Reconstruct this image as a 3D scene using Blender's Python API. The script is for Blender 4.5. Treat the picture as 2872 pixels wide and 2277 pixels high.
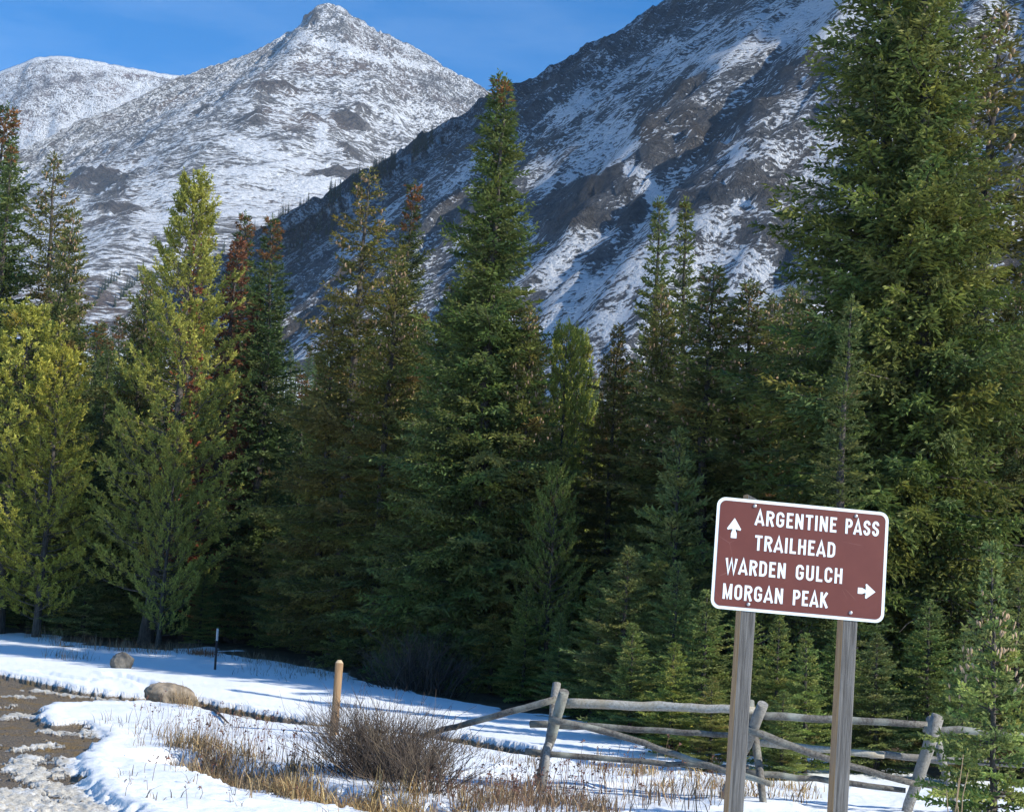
import bpy, math, random
import numpy as np
from mathutils import Vector, Matrix

# ------------------------------------------------------------------ camera, world, sun, exposure
scene = bpy.context.scene
for o in list(bpy.data.objects):
    bpy.data.objects.remove(o)

FPX = 4200.0                      # focal length in photograph pixels (2872 wide)
W0, H0 = 2872.0, 2277.0
PITCH = math.atan(621.5 / FPX)
ROLL = math.radians(3.0)
CAMZ = 1.75
SUN_AZ, SUN_EL = math.radians(116.0), math.radians(31.0)

_f = np.array([0, math.cos(PITCH), math.sin(PITCH)])
_r0 = np.array([1.0, 0, 0])
_u0 = np.array([0, -math.sin(PITCH), math.cos(PITCH)])
_r = _r0 * math.cos(ROLL) + _u0 * math.sin(ROLL)
_u = -_r0 * math.sin(ROLL) + _u0 * math.cos(ROLL)

cam_data = bpy.data.cameras.new('camera')
cam = bpy.data.objects.new('camera', cam_data)
scene.collection.objects.link(cam)
cam_data.sensor_width = 36.0
cam_data.lens = 36.0 * FPX / W0
cam_data.clip_start = 0.1
cam_data.clip_end = 20000
cam.matrix_world = Matrix(((_r[0], _u[0], -_f[0], 0), (_r[1], _u[1], -_f[1], 0), (_r[2], _u[2], -_f[2], CAMZ), (0, 0, 0, 1)))
scene.camera = cam

world = bpy.data.worlds.new('World')
scene.world = world
world.use_nodes = True
wn = world.node_tree.nodes
wl = world.node_tree.links
bg = wn['Background']
sky = wn.new('ShaderNodeTexSky')
sky.sky_type = 'NISHITA'
sky.sun_disc = False
sky.sun_elevation = SUN_EL
sky.sun_rotation = SUN_AZ
sky.altitude = 3300
sky.air_density = 1.0
sky.dust_density = 0.05
sky.ozone_density = 3.0
hs = wn.new('ShaderNodeHueSaturation')
hs.inputs['Saturation'].default_value = 1.36
wl.new(sky.outputs[0], hs.inputs['Color'])
wtc = wn.new('ShaderNodeTexCoord'); wmp = wn.new('ShaderNodeMapping'); wmp.inputs['Scale'].default_value = (2.2, 2.2, 9.0); wmp.inputs['Rotation'].default_value = (0.2, 0.3, 0)
wno = wn.new('ShaderNodeTexNoise'); wno.inputs['Scale'].default_value = 2.6; wno.inputs['Detail'].default_value = 6; wno.inputs['Roughness'].default_value = 0.62
wmr = wn.new('ShaderNodeMapRange'); wmr.inputs[1].default_value = 0.42; wmr.inputs[2].default_value = 0.8; wmr.inputs[4].default_value = 0.09
wmx = wn.new('ShaderNodeMix'); wmx.data_type = 'RGBA'; wmx.inputs[7].default_value = (5.6, 6.6, 7.6, 1)
wl.new(wtc.outputs['Generated'], wmp.inputs[0]); wl.new(wmp.outputs[0], wno.inputs['Vector']); wl.new(wno.outputs['Fac'], wmr.inputs[0]); wl.new(wmr.outputs[0], wmx.inputs[0]); wl.new(hs.outputs[0], wmx.inputs[6])
wl.new(wmx.outputs[2], bg.inputs[0])
bg.inputs[1].default_value = 0.112

sun_data = bpy.data.lights.new('sun', 'SUN')
sun_data.energy = 3.7
sun_data.angle = math.radians(0.53)
sun_data.color = (1.0, 0.945, 0.84)
sun = bpy.data.objects.new('sun', sun_data)
scene.collection.objects.link(sun)
_sd = Vector((math.cos(SUN_EL) * math.sin(SUN_AZ), math.cos(SUN_EL) * math.cos(SUN_AZ), math.sin(SUN_EL)))
sun.rotation_euler = _sd.to_track_quat('Z', 'Y').to_euler()

vs = scene.view_settings
vs.view_transform = 'Standard'
vs.look = 'None'
vs.exposure = 1.08
vs.gamma = 1.0
vs.use_curve_mapping = False
scene.cycles.use_denoising = True
scene.cycles.max_bounces = 6
scene.cycles.diffuse_bounces = 4
scene.cycles.transparent_max_bounces = 4

# ------------------------------------------------------------------ helpers
COL = scene.collection
rng = np.random.default_rng(7)
random.seed(7)
V = 2872.0 / 2156.0               # survey sheet units -> photograph pixels


def pt(px, py, Y):
    d = _f + (px - W0 / 2) / FPX * _r + (H0 / 2 - py) / FPX * _u
    t = Y / d[1]
    return np.array([0, 0, CAMZ]) + d * t


def ptv(vx, vy, Y):
    return pt(vx * V, vy * V, Y)


def project(P):
    q = P - np.array([0, 0, CAMZ])
    z = q @ _f
    return W0 / 2 + FPX * (q @ _r) / z, H0 / 2 - FPX * (q @ _u) / z


def _hash(ix, iy, seed):
    with np.errstate(over='ignore'):
        h = (ix.astype(np.uint32) * np.uint32(374761393) + iy.astype(np.uint32) * np.uint32(668265263) + np.uint32((seed * 1274126177) & 0xffffffff))
        h = (h ^ (h >> np.uint32(13))) * np.uint32(1274126177)
        h = h ^ (h >> np.uint32(16))
    return (h & np.uint32(0xffffff)).astype(np.float64) / 0xffffff * 2 - 1


def vnoise(x, y, seed=0):
    x = np.asarray(x, float); y = np.asarray(y, float)
    ix = np.floor(x).astype(np.int64); iy = np.floor(y).astype(np.int64)
    fx = x - ix; fy = y - iy
    fx = fx ** 3 * (fx * (fx * 6 - 15) + 10); fy = fy ** 3 * (fy * (fy * 6 - 15) + 10)
    a = _hash(ix, iy, seed); b = _hash(ix + 1, iy, seed); c = _hash(ix, iy + 1, seed); d = _hash(ix + 1, iy + 1, seed)
    return (a * (1 - fx) + b * fx) * (1 - fy) + (c * (1 - fx) + d * fx) * fy


def fbm(x, y, oct=4, seed=0, gain=0.5, ridged=False):
    s = 0; a = 1.0; tot = 0
    for i in range(oct):
        n = vnoise(x, y, seed + i * 17)
        if ridged:
            n = 1 - 2 * np.abs(n)
        s = s + a * n; tot += a; a *= gain
        x, y = (x * 1.6 - y * 1.2) + 13.7, (x * 1.2 + y * 1.6) - 7.1
    return s / tot


def sstep(a, b, x):
    t = np.clip((x - a) / (b - a), 0, 1)
    return t * t * (3 - 2 * t)


def seg_dist(x, y, pts):
    """distance to a polyline (world metres)"""
    d = np.full(np.shape(x), 1e9)
    for (ax, ay), (bx, by) in zip(pts[:-1], pts[1:]):
        vx, vy = bx - ax, by - ay
        t = np.clip(((x - ax) * vx + (y - ay) * vy) / (vx * vx + vy * vy + 1e-9), 0, 1)
        d = np.minimum(d, np.hypot(x - ax - t * vx, y - ay - t * vy))
    return d


def in_poly(x, y, poly):
    c = np.zeros(np.shape(x), bool)
    n = len(poly)
    for i in range(n):
        x1, y1 = poly[i]; x2, y2 = poly[(i + 1) % n]
        if y1 == y2:
            continue
        c ^= ((y1 > y) != (y2 > y)) & (x < (x2 - x1) * (y - y1) / (y2 - y1) + x1)
    return c


def sd_poly(x, y, poly):
    d = seg_dist(x, y, list(poly) + [poly[0]])
    return np.where(in_poly(x, y, poly), -d, d)


def new_mesh(name, co, quads=None, tris=None, smooth=False, cols=None, attrs=None):
    me = bpy.data.meshes.new(name)
    co = np.asarray(co, np.float32).reshape(-1, 3)
    me.vertices.add(len(co)); me.vertices.foreach_set('co', co.ravel())
    loops = []; starts = []; tot = 0
    nq = 0 if quads is None else len(quads); nt = 0 if tris is None else len(tris)
    if nq:
        loops.append(np.asarray(quads, np.int32).ravel()); starts.append(np.arange(nq, dtype=np.int32) * 4); tot = nq * 4
    if nt:
        loops.append(np.asarray(tris, np.int32).ravel()); starts.append(tot + np.arange(nt, dtype=np.int32) * 3)
    loops = np.concatenate(loops); starts = np.concatenate(starts)
    me.loops.add(len(loops)); me.loops.foreach_set('vertex_index', loops)
    me.polygons.add(nq + nt); me.polygons.foreach_set('loop_start', starts)
    if smooth:
        me.polygons.foreach_set('use_smooth', np.ones(nq + nt, bool))
    if cols is not None:
        a = me.color_attributes.new('Col', 'FLOAT_COLOR', 'POINT')
        c = np.ones((len(co), 4), np.float32); c[:, :3] = cols
        a.data.foreach_set('color', c.ravel())
    for k, v in (attrs or {}).items():
        v = np.asarray(v, np.float32)
        if v.ndim == 1:
            a = me.attributes.new(k, 'FLOAT', 'POINT'); a.data.foreach_set('value', v)
        else:
            a = me.attributes.new(k, 'FLOAT_VECTOR', 'POINT'); a.data.foreach_set('vector', v.ravel())
    me.update(calc_edges=True)
    return me


def link(name, me, mat=None, parent=None, **props):
    o = bpy.data.objects.new(name, me)
    COL.objects.link(o)
    if me is not None and mat is not None and len(me.materials) == 0:
        me.materials.append(mat)
    if parent is not None:
        o.parent = parent
    for k, v in props.items():
        o[k] = v
    return o


def empty(name, loc, label, cat, group=None):
    o = bpy.data.objects.new(name, None)
    COL.objects.link(o)
    o.location = loc
    o.empty_display_size = 0.2
    o['label'] = label; o['category'] = cat
    if group:
        o['group'] = group
    return o


class MB:
    """collects vertices and faces"""
    def __init__(s):
        s.v = []; s.q = []; s.t = []; s.c = []; s.n = 0

    def add(s, v, q=None, t=None, c=None):
        v = np.asarray(v, float).reshape(-1, 3)
        if q is not None and len(q):
            s.q.append(np.asarray(q) + s.n)
        if t is not None and len(t):
            s.t.append(np.asarray(t) + s.n)
        s.v.append(v)
        if c is not None:
            s.c.append(np.broadcast_to(np.asarray(c, float), (len(v), 3)))
        s.n += len(v)

    def tube(s, pts, rad, sides=6, c=None, cap=True, wob=0.0):
        pts = np.asarray(pts, float); n = len(pts)
        rad = np.broadcast_to(np.asarray(rad, float), (n,))
        tg = np.gradient(pts, axis=0); tg /= np.linalg.norm(tg, axis=1)[:, None] + 1e-9
        ref = np.array([0.0, 0, 1]) if abs(tg[0][2]) < 0.9 else np.array([1.0, 0, 0])
        a = np.cross(tg, ref); a /= np.linalg.norm(a, axis=1)[:, None] + 1e-9
        b = np.cross(tg, a)
        th = np.arange(sides) / sides * 2 * np.pi
        R = rad[:, None] * (1 + (wob * rng.standard_normal((n, sides)) if wob else 0))
        R = np.broadcast_to(R, (n, sides))
        v = pts[:, None, :] + R[:, :, None] * (np.cos(th)[None, :, None] * a[:, None, :] + np.sin(th)[None, :, None] * b[:, None, :])
        v = v.reshape(-1, 3)
        i = np.arange(n - 1)[:, None] * sides; j = np.arange(sides)[None, :]; k = (j + 1) % sides
        q = np.stack([i + j, i + k, i + sides + k, i + sides + j], -1).reshape(-1, 4)
        t = []
        if cap:
            v = np.vstack([v, pts[0], pts[-1]]); b0 = n * sides
            for m in range(sides):
                t.append((b0, (m + 1) % sides, m)); t.append((b0 + 1, (n - 1) * sides + m, (n - 1) * sides + (m + 1) % sides))
        s.add(v, q, t, c)

    def box(s, x0, x1, y0, y1, z0, z1, c=None):
        v = [(x, y, z) for z in (z0, z1) for y in (y0, y1) for x in (x0, x1)]
        q = [(0, 2, 3, 1), (4, 5, 7, 6), (0, 1, 5, 4), (2, 6, 7, 3), (0, 4, 6, 2), (1, 3, 7, 5)]
        s.add(v, q, None, c)

    def mesh(s, name, smooth=False):
        return new_mesh(name, np.vstack(s.v), np.vstack(s.q) if s.q else None, np.vstack(s.t) if s.t else None, smooth, np.vstack(s.c) if s.c else None)


# ------------------------------------------------------------------ materials
def nmat(name):
    m = bpy.data.materials.new(name); m.use_nodes = True
    nt = m.node_tree
    return m, nt.nodes, nt.links, nt.nodes['Principled BSDF']


def N(nodes, t, **kw):
    n = nodes.new(t)
    for k, v in kw.items():
        setattr(n, k, v)
    return n


def mixc(nodes, links, fac, a, b, blend='MIX'):
    m = nodes.new('ShaderNodeMix'); m.data_type = 'RGBA'; m.blend_type = blend
    for sock, val in ((m.inputs[0], fac), (m.inputs[6], a), (m.inputs[7], b)):
        if hasattr(val, 'is_output'):
            links.new(val, sock)
        elif isinstance(val, (int, float)):
            sock.default_value = val
        else:
            sock.default_value = (*val, 1)
    return m.outputs[2]


def math_(nodes, links, op, a, b=0.0, c=None, clamp=False):
    m = nodes.new('ShaderNodeMath'); m.operation = op; m.use_clamp = clamp
    for i, val in enumerate((a, b, c)):
        if val is None:
            continue
        if hasattr(val, 'is_output'):
            links.new(val, m.inputs[i])
        else:
            m.inputs[i].default_value = val
    return m.outputs[0]


def noise(nodes, links, vec, scale, detail=4, rough=0.55, dist=0.0):
    n = nodes.new('ShaderNodeTexNoise'); n.inputs['Scale'].default_value = scale; n.inputs['Detail'].default_value = detail
    n.inputs['Roughness'].default_value = rough; n.inputs['Distortion'].default_value = dist
    if vec is not None:
        links.new(vec, n.inputs['Vector'])
    return n.outputs['Fac']


def smooth(nodes, links, val, a, b):
    m = nodes.new('ShaderNodeMapRange'); m.interpolation_type = 'SMOOTHSTEP'
    links.new(val, m.inputs[0]); m.inputs[1].default_value = a; m.inputs[2].default_value = b
    return m.outputs[0]


def bump(nodes, links, h, strength, dist, normal=None):
    b = nodes.new('ShaderNodeBump'); b.inputs['Strength'].default_value = strength; b.inputs['Distance'].default_value = dist
    links.new(h, b.inputs['Height'])
    if normal is not None:
        links.new(normal, b.inputs['Normal'])
    return b.outputs[0]


def foliage_material(name, rough=0.55, transl=0.28, gain=1.0):
    m, n, l, p = nmat(name)
    at = N(n, 'ShaderNodeAttribute', attribute_name='Col')
    oi = n.new('ShaderNodeObjectInfo')
    c = mixc(n, l, 1.0, at.outputs['Color'], oi.outputs['Color'], 'MULTIPLY')
    if gain != 1:
        c = mixc(n, l, 1.0, c, (gain * 1.06, gain, gain * 0.84), 'MULTIPLY')
    l.new(c, p.inputs['Base Color']); p.inputs['Roughness'].default_value = rough
    p.inputs['Specular IOR Level'].default_value = 0.25
    if transl:
        tr = n.new('ShaderNodeBsdfTranslucent'); l.new(c, tr.inputs[0])
        mx = n.new('ShaderNodeMixShader'); mx.inputs[0].default_value = transl
        l.new(p.outputs[0], mx.inputs[1]); l.new(tr.outputs[0], mx.inputs[2])
        l.new(mx.outputs[0], n['Material Output'].inputs[0])
    return m


MAT = {}
MAT['needle'] = foliage_material('needles', gain=2.15)
MAT['grass'] = foliage_material('dry_grass_blades', 0.7, 0.15)
MAT['twig'] = foliage_material('twig_bark', 0.85, 0.0)


def bark():
    m, n, l, p = nmat('conifer_bark')
    tc = n.new('ShaderNodeTexCoord'); mp = n.new('ShaderNodeMapping'); mp.inputs['Scale'].default_value = (6, 6, 1.5)
    l.new(tc.outputs['Object'], mp.inputs[0])
    f = noise(n, l, mp.outputs[0], 3, 6, 0.65)
    c = mixc(n, l, smooth(n, l, f, 0.3, 0.7), (0.03, 0.024, 0.02), (0.11, 0.095, 0.08))
    l.new(c, p.inputs['Base Color']); p.inputs['Roughness'].default_value = 0.9
    l.new(bump(n, l, f, 0.8, 0.03), p.inputs['Normal'])
    return m


MAT['bark'] = bark()


def weathered_wood(name, dark, light, tint, grain=(14, 14, 1.2), axis_local=True):
    m, n, l, p = nmat(name)
    tc = n.new('ShaderNodeTexCoord'); mp = n.new('ShaderNodeMapping'); mp.inputs['Scale'].default_value = grain
    l.new(tc.outputs['Object'], mp.inputs[0])
    f = noise(n, l, mp.outputs[0], 4, 8, 0.7, 0.3)
    g = noise(n, l, tc.outputs['Object'], 3, 5, 0.6)
    c = mixc(n, l, smooth(n, l, f, 0.32, 0.68), dark, light)
    c = mixc(n, l, smooth(n, l, g, 0.45, 0.75), c, tint)
    l.new(c, p.inputs['Base Color']); p.inputs['Roughness'].default_value = 0.85
    l.new(bump(n, l, f, 0.6, 0.01), p.inputs['Normal'])
    return m


MAT['rail_grey'] = weathered_wood('weathered_grey_log', (0.10, 0.092, 0.084), (0.31, 0.30, 0.275), (0.22, 0.20, 0.165), (9, 9, 9))
MAT['rail_lichen'] = weathered_wood('lichen_bark_log', (0.05, 0.042, 0.036), (0.19, 0.175, 0.15), (0.30, 0.31, 0.26), (9, 9, 9))
MAT['rail_pale'] = weathered_wood('pale_stripped_log', (0.26, 0.23, 0.18), (0.50, 0.48, 0.42), (0.36, 0.30, 0.20), (9, 9, 9))
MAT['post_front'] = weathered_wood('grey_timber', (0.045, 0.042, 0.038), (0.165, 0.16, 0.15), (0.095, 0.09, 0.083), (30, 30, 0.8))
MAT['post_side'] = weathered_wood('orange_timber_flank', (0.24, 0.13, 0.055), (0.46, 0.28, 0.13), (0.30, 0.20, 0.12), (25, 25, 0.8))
MAT['stake_wood'] = weathered_wood('tan_stake_timber', (0.20, 0.115, 0.055), (0.36, 0.23, 0.12), (0.28, 0.175, 0.09), (25, 25, 1.0))


def rock_mat(name, a, b, c3):
    m, n, l, p = nmat(name)
    tc = n.new('ShaderNodeTexCoord')
    f = noise(n, l, tc.outputs['Object'], 5, 8, 0.65); g = noise(n, l, tc.outputs['Object'], 2.0, 4, 0.6, 0.5)
    c = mixc(n, l, smooth(n, l, f, 0.3, 0.7), a, b)
    c = mixc(n, l, smooth(n, l, g, 0.52, 0.66), c, c3)
    l.new(c, p.inputs['Base Color']); p.inputs['Roughness'].default_value = 0.9
    l.new(bump(n, l, f, 0.7, 0.05), p.inputs['Normal'])
    return m


MAT['boulder'] = rock_mat('brown_boulder', (0.15, 0.12, 0.085), (0.34, 0.28, 0.21), (0.10, 0.085, 0.065))
MAT['boulder_dark'] = rock_mat('dark_boulder', (0.09, 0.085, 0.075), (0.22, 0.20, 0.17), (0.13, 0.11, 0.08))

# ------------------------------------------------------------------ ground
def rise(x, y):
    s = 1 - sstep(-6.0, 3.0, x)
    near = 0.04 * np.clip(y - 28, 0, 32) * s
    yy = np.minimum(y, 1175)
    far = 0.19 * np.where(yy > 160, yy - 75, 8 * np.log1p(np.exp(np.clip((yy - 75) / 8, -40, 40))))
    return near + far


def gp(px, py):
    """where the sight line through a photograph pixel meets the gently rising ground"""
    d = _f + (px - W0 / 2) / FPX * _r + (H0 / 2 - py) / FPX * _u
    o = np.array([0, 0, CAMZ]); a, b = 4.0, 4.0
    for i in range(400):
        b = a + 0.6
        q = o + d * b
        if q[2] <= rise(q[0], q[1]):
            break
        a = b
    for i in range(10):
        m = (a + b) / 2; q = o + d * m
        if q[2] <= rise(q[0], q[1]):
            b = m
        else:
            a = m
    return (q[0], q[1])


MUD = [gp(*p) for p in [(-200, 1868), (0, 1884), (100, 1908), (200, 1928), (300, 1942), (420, 1952), (570, 1964), (782, 2002), (898, 2020), (1200, 2053), (1306, 2068), (1500, 2104), (1640, 2126),
                        (1510, 2124), (1323, 2099), (1200, 2073), (898, 2037), (725, 2018), (563, 1988), (420, 1966), (250, 1966), (150, 1969), (108, 1988), (112, 2014), (150, 2024), (230, 2020), (285, 2040),
                        (300, 2058), (250, 2088), (225, 2132), (232, 2178), (290, 2216), (345, 2258), (400, 2300), (520, 2420), (-200, 2420)]]
MUD[0] = (MUD[0][0] - 12, MUD[0][1] + 2); MUD[-1] = (MUD[-1][0] - 8, MUD[-1][1])
SLUSH = [([gp(*p) for p in L], w) for L, w in [
    ([(120, 2036), (170, 2040)], 0.20), ([(60, 2085), (110, 2075), (150, 2068)], 0.13), ([(90, 2105), (60, 2140), (120, 2155)], 0.20),
    ([(80, 2160), (150, 2180), (215, 2190)], 0.16), ([(225, 2190), (265, 2215), (310, 2262), (340, 2320)], 0.38), ([(0, 2205), (50, 2240), (100, 2300)], 0.45),
    ([(205, 2110), (200, 2145)], 0.22), ([(250, 2035), (275, 2050)], 0.16), ([(0, 2005), (60, 1990), (110, 2005)], 0.13), ([(110, 1925), (250, 1945), (400, 1957)], 0.10),
    ([(30, 1940), (80, 1945)], 0.12), ([(0, 1970), (50, 1966)], 0.10), ([(230, 1962), (330, 1962)], 0.10), ([(560, 1977), (720, 2010), (900, 2029)], 0.10), ([(1210, 2066), (1310, 2085), (1480, 2115)], 0.10)]]
RUT = [[gp(*p) for p in L] for L in [[(560, 1969), (780, 2006), (900, 2023), (1200, 2057), (1480, 2105)], [(0, 1900), (150, 1925), (300, 1945), (420, 1955)], [(100, 1885), (190, 1905), (250, 1915)], [(310, 1893), (400, 1915), (418, 1932)]]]
DITCH = [gp(*p) for p in [(480, 2108), (640, 2150), (780, 2195), (930, 2225), (1120, 2255), (1320, 2290), (1500, 2330)]]
TRACK = [gp(*p) for p in [(100, 1886), (150, 1893), (200, 1908), (250, 1914)]]
TREELINE = [gp(*p) for p in [(-250, 1768), (0, 1780), (110, 1782), (250, 1812), (420, 1826), (560, 1822), (700, 1846), (830, 1866), (960, 1895), (1040, 1920), (1200, 1950), (1320, 1962), (1420, 1985), (1600, 2010), (1750, 2060), (1900, 2105), (2300, 2150), (2700, 2190), (3200, 2230)]]
_tlx = np.array([p[0] for p in TREELINE]); _tly = np.array([p[1] for p in TREELINE])


def ground_fields(x, y):
    r = np.hypot(x, y)
    near = (r < 75)
    z = rise(x, y)
    wob = 0.10 * fbm(x * 2.3, y * 2.3, 4, 3) + 0.085 * fbm(x * 11, y * 11, 3, 9)
    sd = sd_poly(x, y, MUD) + wob
    mud = sstep(0.05, -0.05, sd)
    slush = np.zeros_like(x)
    for L, w in SLUSH:
        d = seg_dist(x, y, L)
        slush = np.maximum(slush, sstep(w * 1.25, w * 0.6, d + 1.6 * wob))
    sp = fbm(x * 1.7, y * 2.6, 4, 41)
    slush = np.maximum(slush, 0.7 * sstep(0.5, 0.62, sp) * sstep(-0.1, -0.4, sd))
    lump = np.clip(fbm(x * 14.0, y * 14.0, 3, 21, 0.6, True) * 0.5 + 0.5, 0, 1) ** 1.3
    und = 0.06 * fbm(x * 0.35, y * 0.35, 3, 5) + 0.018 * fbm(x * 1.6, y * 1.6, 3, 6)
    fine = 0.007 * fbm(x * 14, y * 14, 2, 8)
    z = z + np.where(near, und * (1 - mud) + fine, 0)
    lip = 0.03 * np.exp(-((sd - 0.16) / 0.16) ** 2) * (0.8 + 0.4 * lump)
    z = z + np.where(near, lip, 0)
    z = z - np.where(near, mud * (0.11 - 0.02 * fbm(x * 5, y * 5, 3, 31)), 0)
    z = z + np.where(near, slush * mud * (0.02 + 0.065 * lump), 0)
    # ruts, footprints, ditch
    for i, L in enumerate(RUT):
        d = seg_dist(x, y, L) + 0.6 * wob
        z = z - np.where(near, 0.06 * sstep(0.22, 0.05, d), 0)
        if i >= 2:
            z = z + np.where(near, 0.05 * np.exp(-((d - 0.3) / 0.12) ** 2) * lump, 0)
    dd = seg_dist(x, y, DITCH) + 2.0 * wob
    ditch = sstep(0.75, 0.15, dd)
    z = z - np.where(near, 0.42 * ditch, 0)
    # rough trampled snow near the fence and in front of the wood
    ty = np.interp(x, _tlx, _tly)
    floor = sstep(-0.6, 1.4, (y - ty) + 2.2 * fbm(x * 0.8, y * 0.8, 4, 51))
    z = z + np.where(near, floor * 0.10 * fbm(x * 1.2, y * 1.2, 3, 61), 0)
    tuss = sstep(0.15, 0.5, fbm(x * 1.1, y * 1.4, 4, 71)) * sstep(-3.2, -2.2, x) * sstep(13, 14.5, y) * sstep(21, 19.5, y)
    z = z + np.where(near, 0.05 * tuss, 0)
    far = sstep(60, 75, r)
    earth = np.maximum(mud * (1 - sstep(0.25, 0.6, slush)), ditch * 0.9)
    dirt = np.maximum(sstep(-0.02, -0.15, sd) * 0.9, 0.35 * np.exp(-(np.clip(sd, 0, 9) / 0.12) ** 2))
    return z, earth, np.where(far > 0.5, 0.25, floor), dirt, mud


GRID = {}


def gzv(x, y):
    """height of the built ground, read from its own grid"""
    a = np.arctan2(x, y); r = np.hypot(x, y)
    ang, rad, Z = GRID['ang'], GRID['rad'], GRID['z']
    fa = np.clip(np.interp(a, ang, np.arange(len(ang))), 0, len(ang) - 1.001); fr = np.clip(np.interp(r, rad, np.arange(len(rad))), 0, len(rad) - 1.001)
    ia = fa.astype(int); ir = fr.astype(int); fa = fa - ia; fr = fr - ir
    return (Z[ir, ia] * (1 - fa) + Z[ir, ia + 1] * fa) * (1 - fr) + (Z[ir + 1, ia] * (1 - fa) + Z[ir + 1, ia + 1] * fa) * fr


def gz(x, y):
    return float(gzv(np.array([float(x)]), np.array([float(y)]))[0])


def ground_material():
    m, n, l, p = nmat('snow_and_mud')
    tc = n.new('ShaderNodeTexCoord'); P = tc.outputs['Object']
    at = N(n, 'ShaderNodeAttribute', attribute_name='mask')
    sx = n.new('ShaderNodeSeparateXYZ'); l.new(at.outputs['Vector'], sx.inputs[0])
    earth, floor, dirt = sx.outputs
    n1 = noise(n, l, P, 6, 6, 0.65); n2 = noise(n, l, P, 28, 4, 0.6); n3 = noise(n, l, P, 1.3, 5, 0.6)
    snow = mixc(n, l, n1, (0.84, 0.875, 0.91), (0.91, 0.93, 0.945))
    slush = mixc(n, l, smooth(n, l, n2, 0.3, 0.7), (0.33, 0.28, 0.20), (0.62, 0.58, 0.49))
    snow = mixc(n, l, math_(n, l, 'MULTIPLY', dirt, smooth(n, l, n1, 0.15, 0.55)), snow, slush)
    n4 = noise(n, l, P, 60, 3, 0.7)
    mud = mixc(n, l, smooth(n, l, math_(n, l, 'ADD', math_(n, l, 'MULTIPLY', n2, 0.5), math_(n, l, 'MULTIPLY', n4, 0.5)), 0.3, 0.72), (0.12, 0.092, 0.062), (0.27, 0.215, 0.15))
    mud = mixc(n, l, smooth(n, l, n3, 0.5, 0.62), mud, (0.24, 0.16, 0.065))
    duff = mixc(n, l, smooth(n, l, n2, 0.35, 0.7), (0.035, 0.026, 0.018), (0.12, 0.085, 0.05))
    fpat = smooth(n, l, math_(n, l, 'ADD', math_(n, l, 'MULTIPLY', floor, 0.75), math_(n, l, 'MULTIPLY', noise(n, l, P, 1.6, 6, 0.7), 0.6)), 0.62, 0.72)
    e2 = smooth(n, l, math_(n, l, 'ADD', earth, math_(n, l, 'MULTIPLY', math_(n, l, 'SUBTRACT', n2, 0.5), 0.8)), 0.4, 0.6)
    c = mixc(n, l, fpat, snow, duff)
    c = mixc(n, l, e2, c, mud)
    l.new(c, p.inputs['Base Color'])
    r = math_(n, l, 'ADD', 0.62, math_(n, l, 'MULTIPLY', math_(n, l, 'SUBTRACT', n1, 0.5), 0.5)); l.new(r, p.inputs['Roughness'])
    p.inputs['Specular IOR Level'].default_value = 0.3
    hb = math_(n, l, 'ADD', n2, math_(n, l, 'MULTIPLY', noise(n, l, P, 90, 2, 0.6), 0.5))
    nb_ = bump(n, l, hb, 0.35, 0.02)
    l.new(bump(n, l, math_(n, l, 'MULTIPLY', math_(n, l, 'ADD', n1, n2), earth), 0.9, 0.07, nb_), p.inputs['Normal'])
    return m


MAT['ground'] = ground_material()


def build_ground():
    da = math.radians(27)
    ang = np.concatenate([np.linspace(-math.pi, -da, 40, endpoint=False), np.linspace(-da, da, 680), np.linspace(da, math.pi, 41)[1:]])
    # rows follow even steps of picture height between 11 and 62 m
    inv = np.linspace(1 / 11.0, 1 / 62.0, 330)
    rad = np.concatenate([[0.4, 1.5, 3, 4.5, 6, 7.5, 9, 10.2], 1 / inv, 62 * (2900 / 62.0) ** (np.arange(1, 46) / 45)])
    A, R = np.meshgrid(ang, rad)
    x = (R * np.sin(A)).ravel(); y = (R * np.cos(A)).ravel()
    z, earth, floor, dirt, mud = ground_fields(x, y)
    na, nr = len(ang), len(rad)
    GRID.update(ang=ang, rad=rad, z=z.reshape(nr, na))
    co = np.stack([x, y, z], 1); co = np.vstack([co, [[0, 0, z[0]]]])
    mask = np.vstack([np.stack([earth, floor, dirt], 1), [[0, 0, 0]]])
    i, j = np.meshgrid(np.arange(nr - 1), np.arange(na - 1), indexing='ij')
    q = np.stack([i * na + j, (i + 1) * na + j, (i + 1) * na + j + 1, i * na + j + 1], -1).reshape(-1, 4)[:, ::-1]
    fm = mud[q].mean(1) > 0.5
    fm &= (np.hypot(x, y)[q].max(1) < 70)
    cen = [((na * nr), jj + 1, jj) for jj in range(na - 1)]
    for name, qq, tt in (('snow_ground', q[~fm], np.array(cen)), ('dirt_road', q[fm], None)):
        used = np.unique(np.concatenate([qq.ravel()] + ([tt.ravel()] if tt is not None else [])))
        remap = np.zeros(len(co), np.int64); remap[used] = np.arange(len(used))
        me = new_mesh(name, co[used], remap[qq], remap[tt] if tt is not None else None, True, None, {'mask': mask[used]})
        link(name, me, MAT['ground'], kind='structure')


build_ground()

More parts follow.
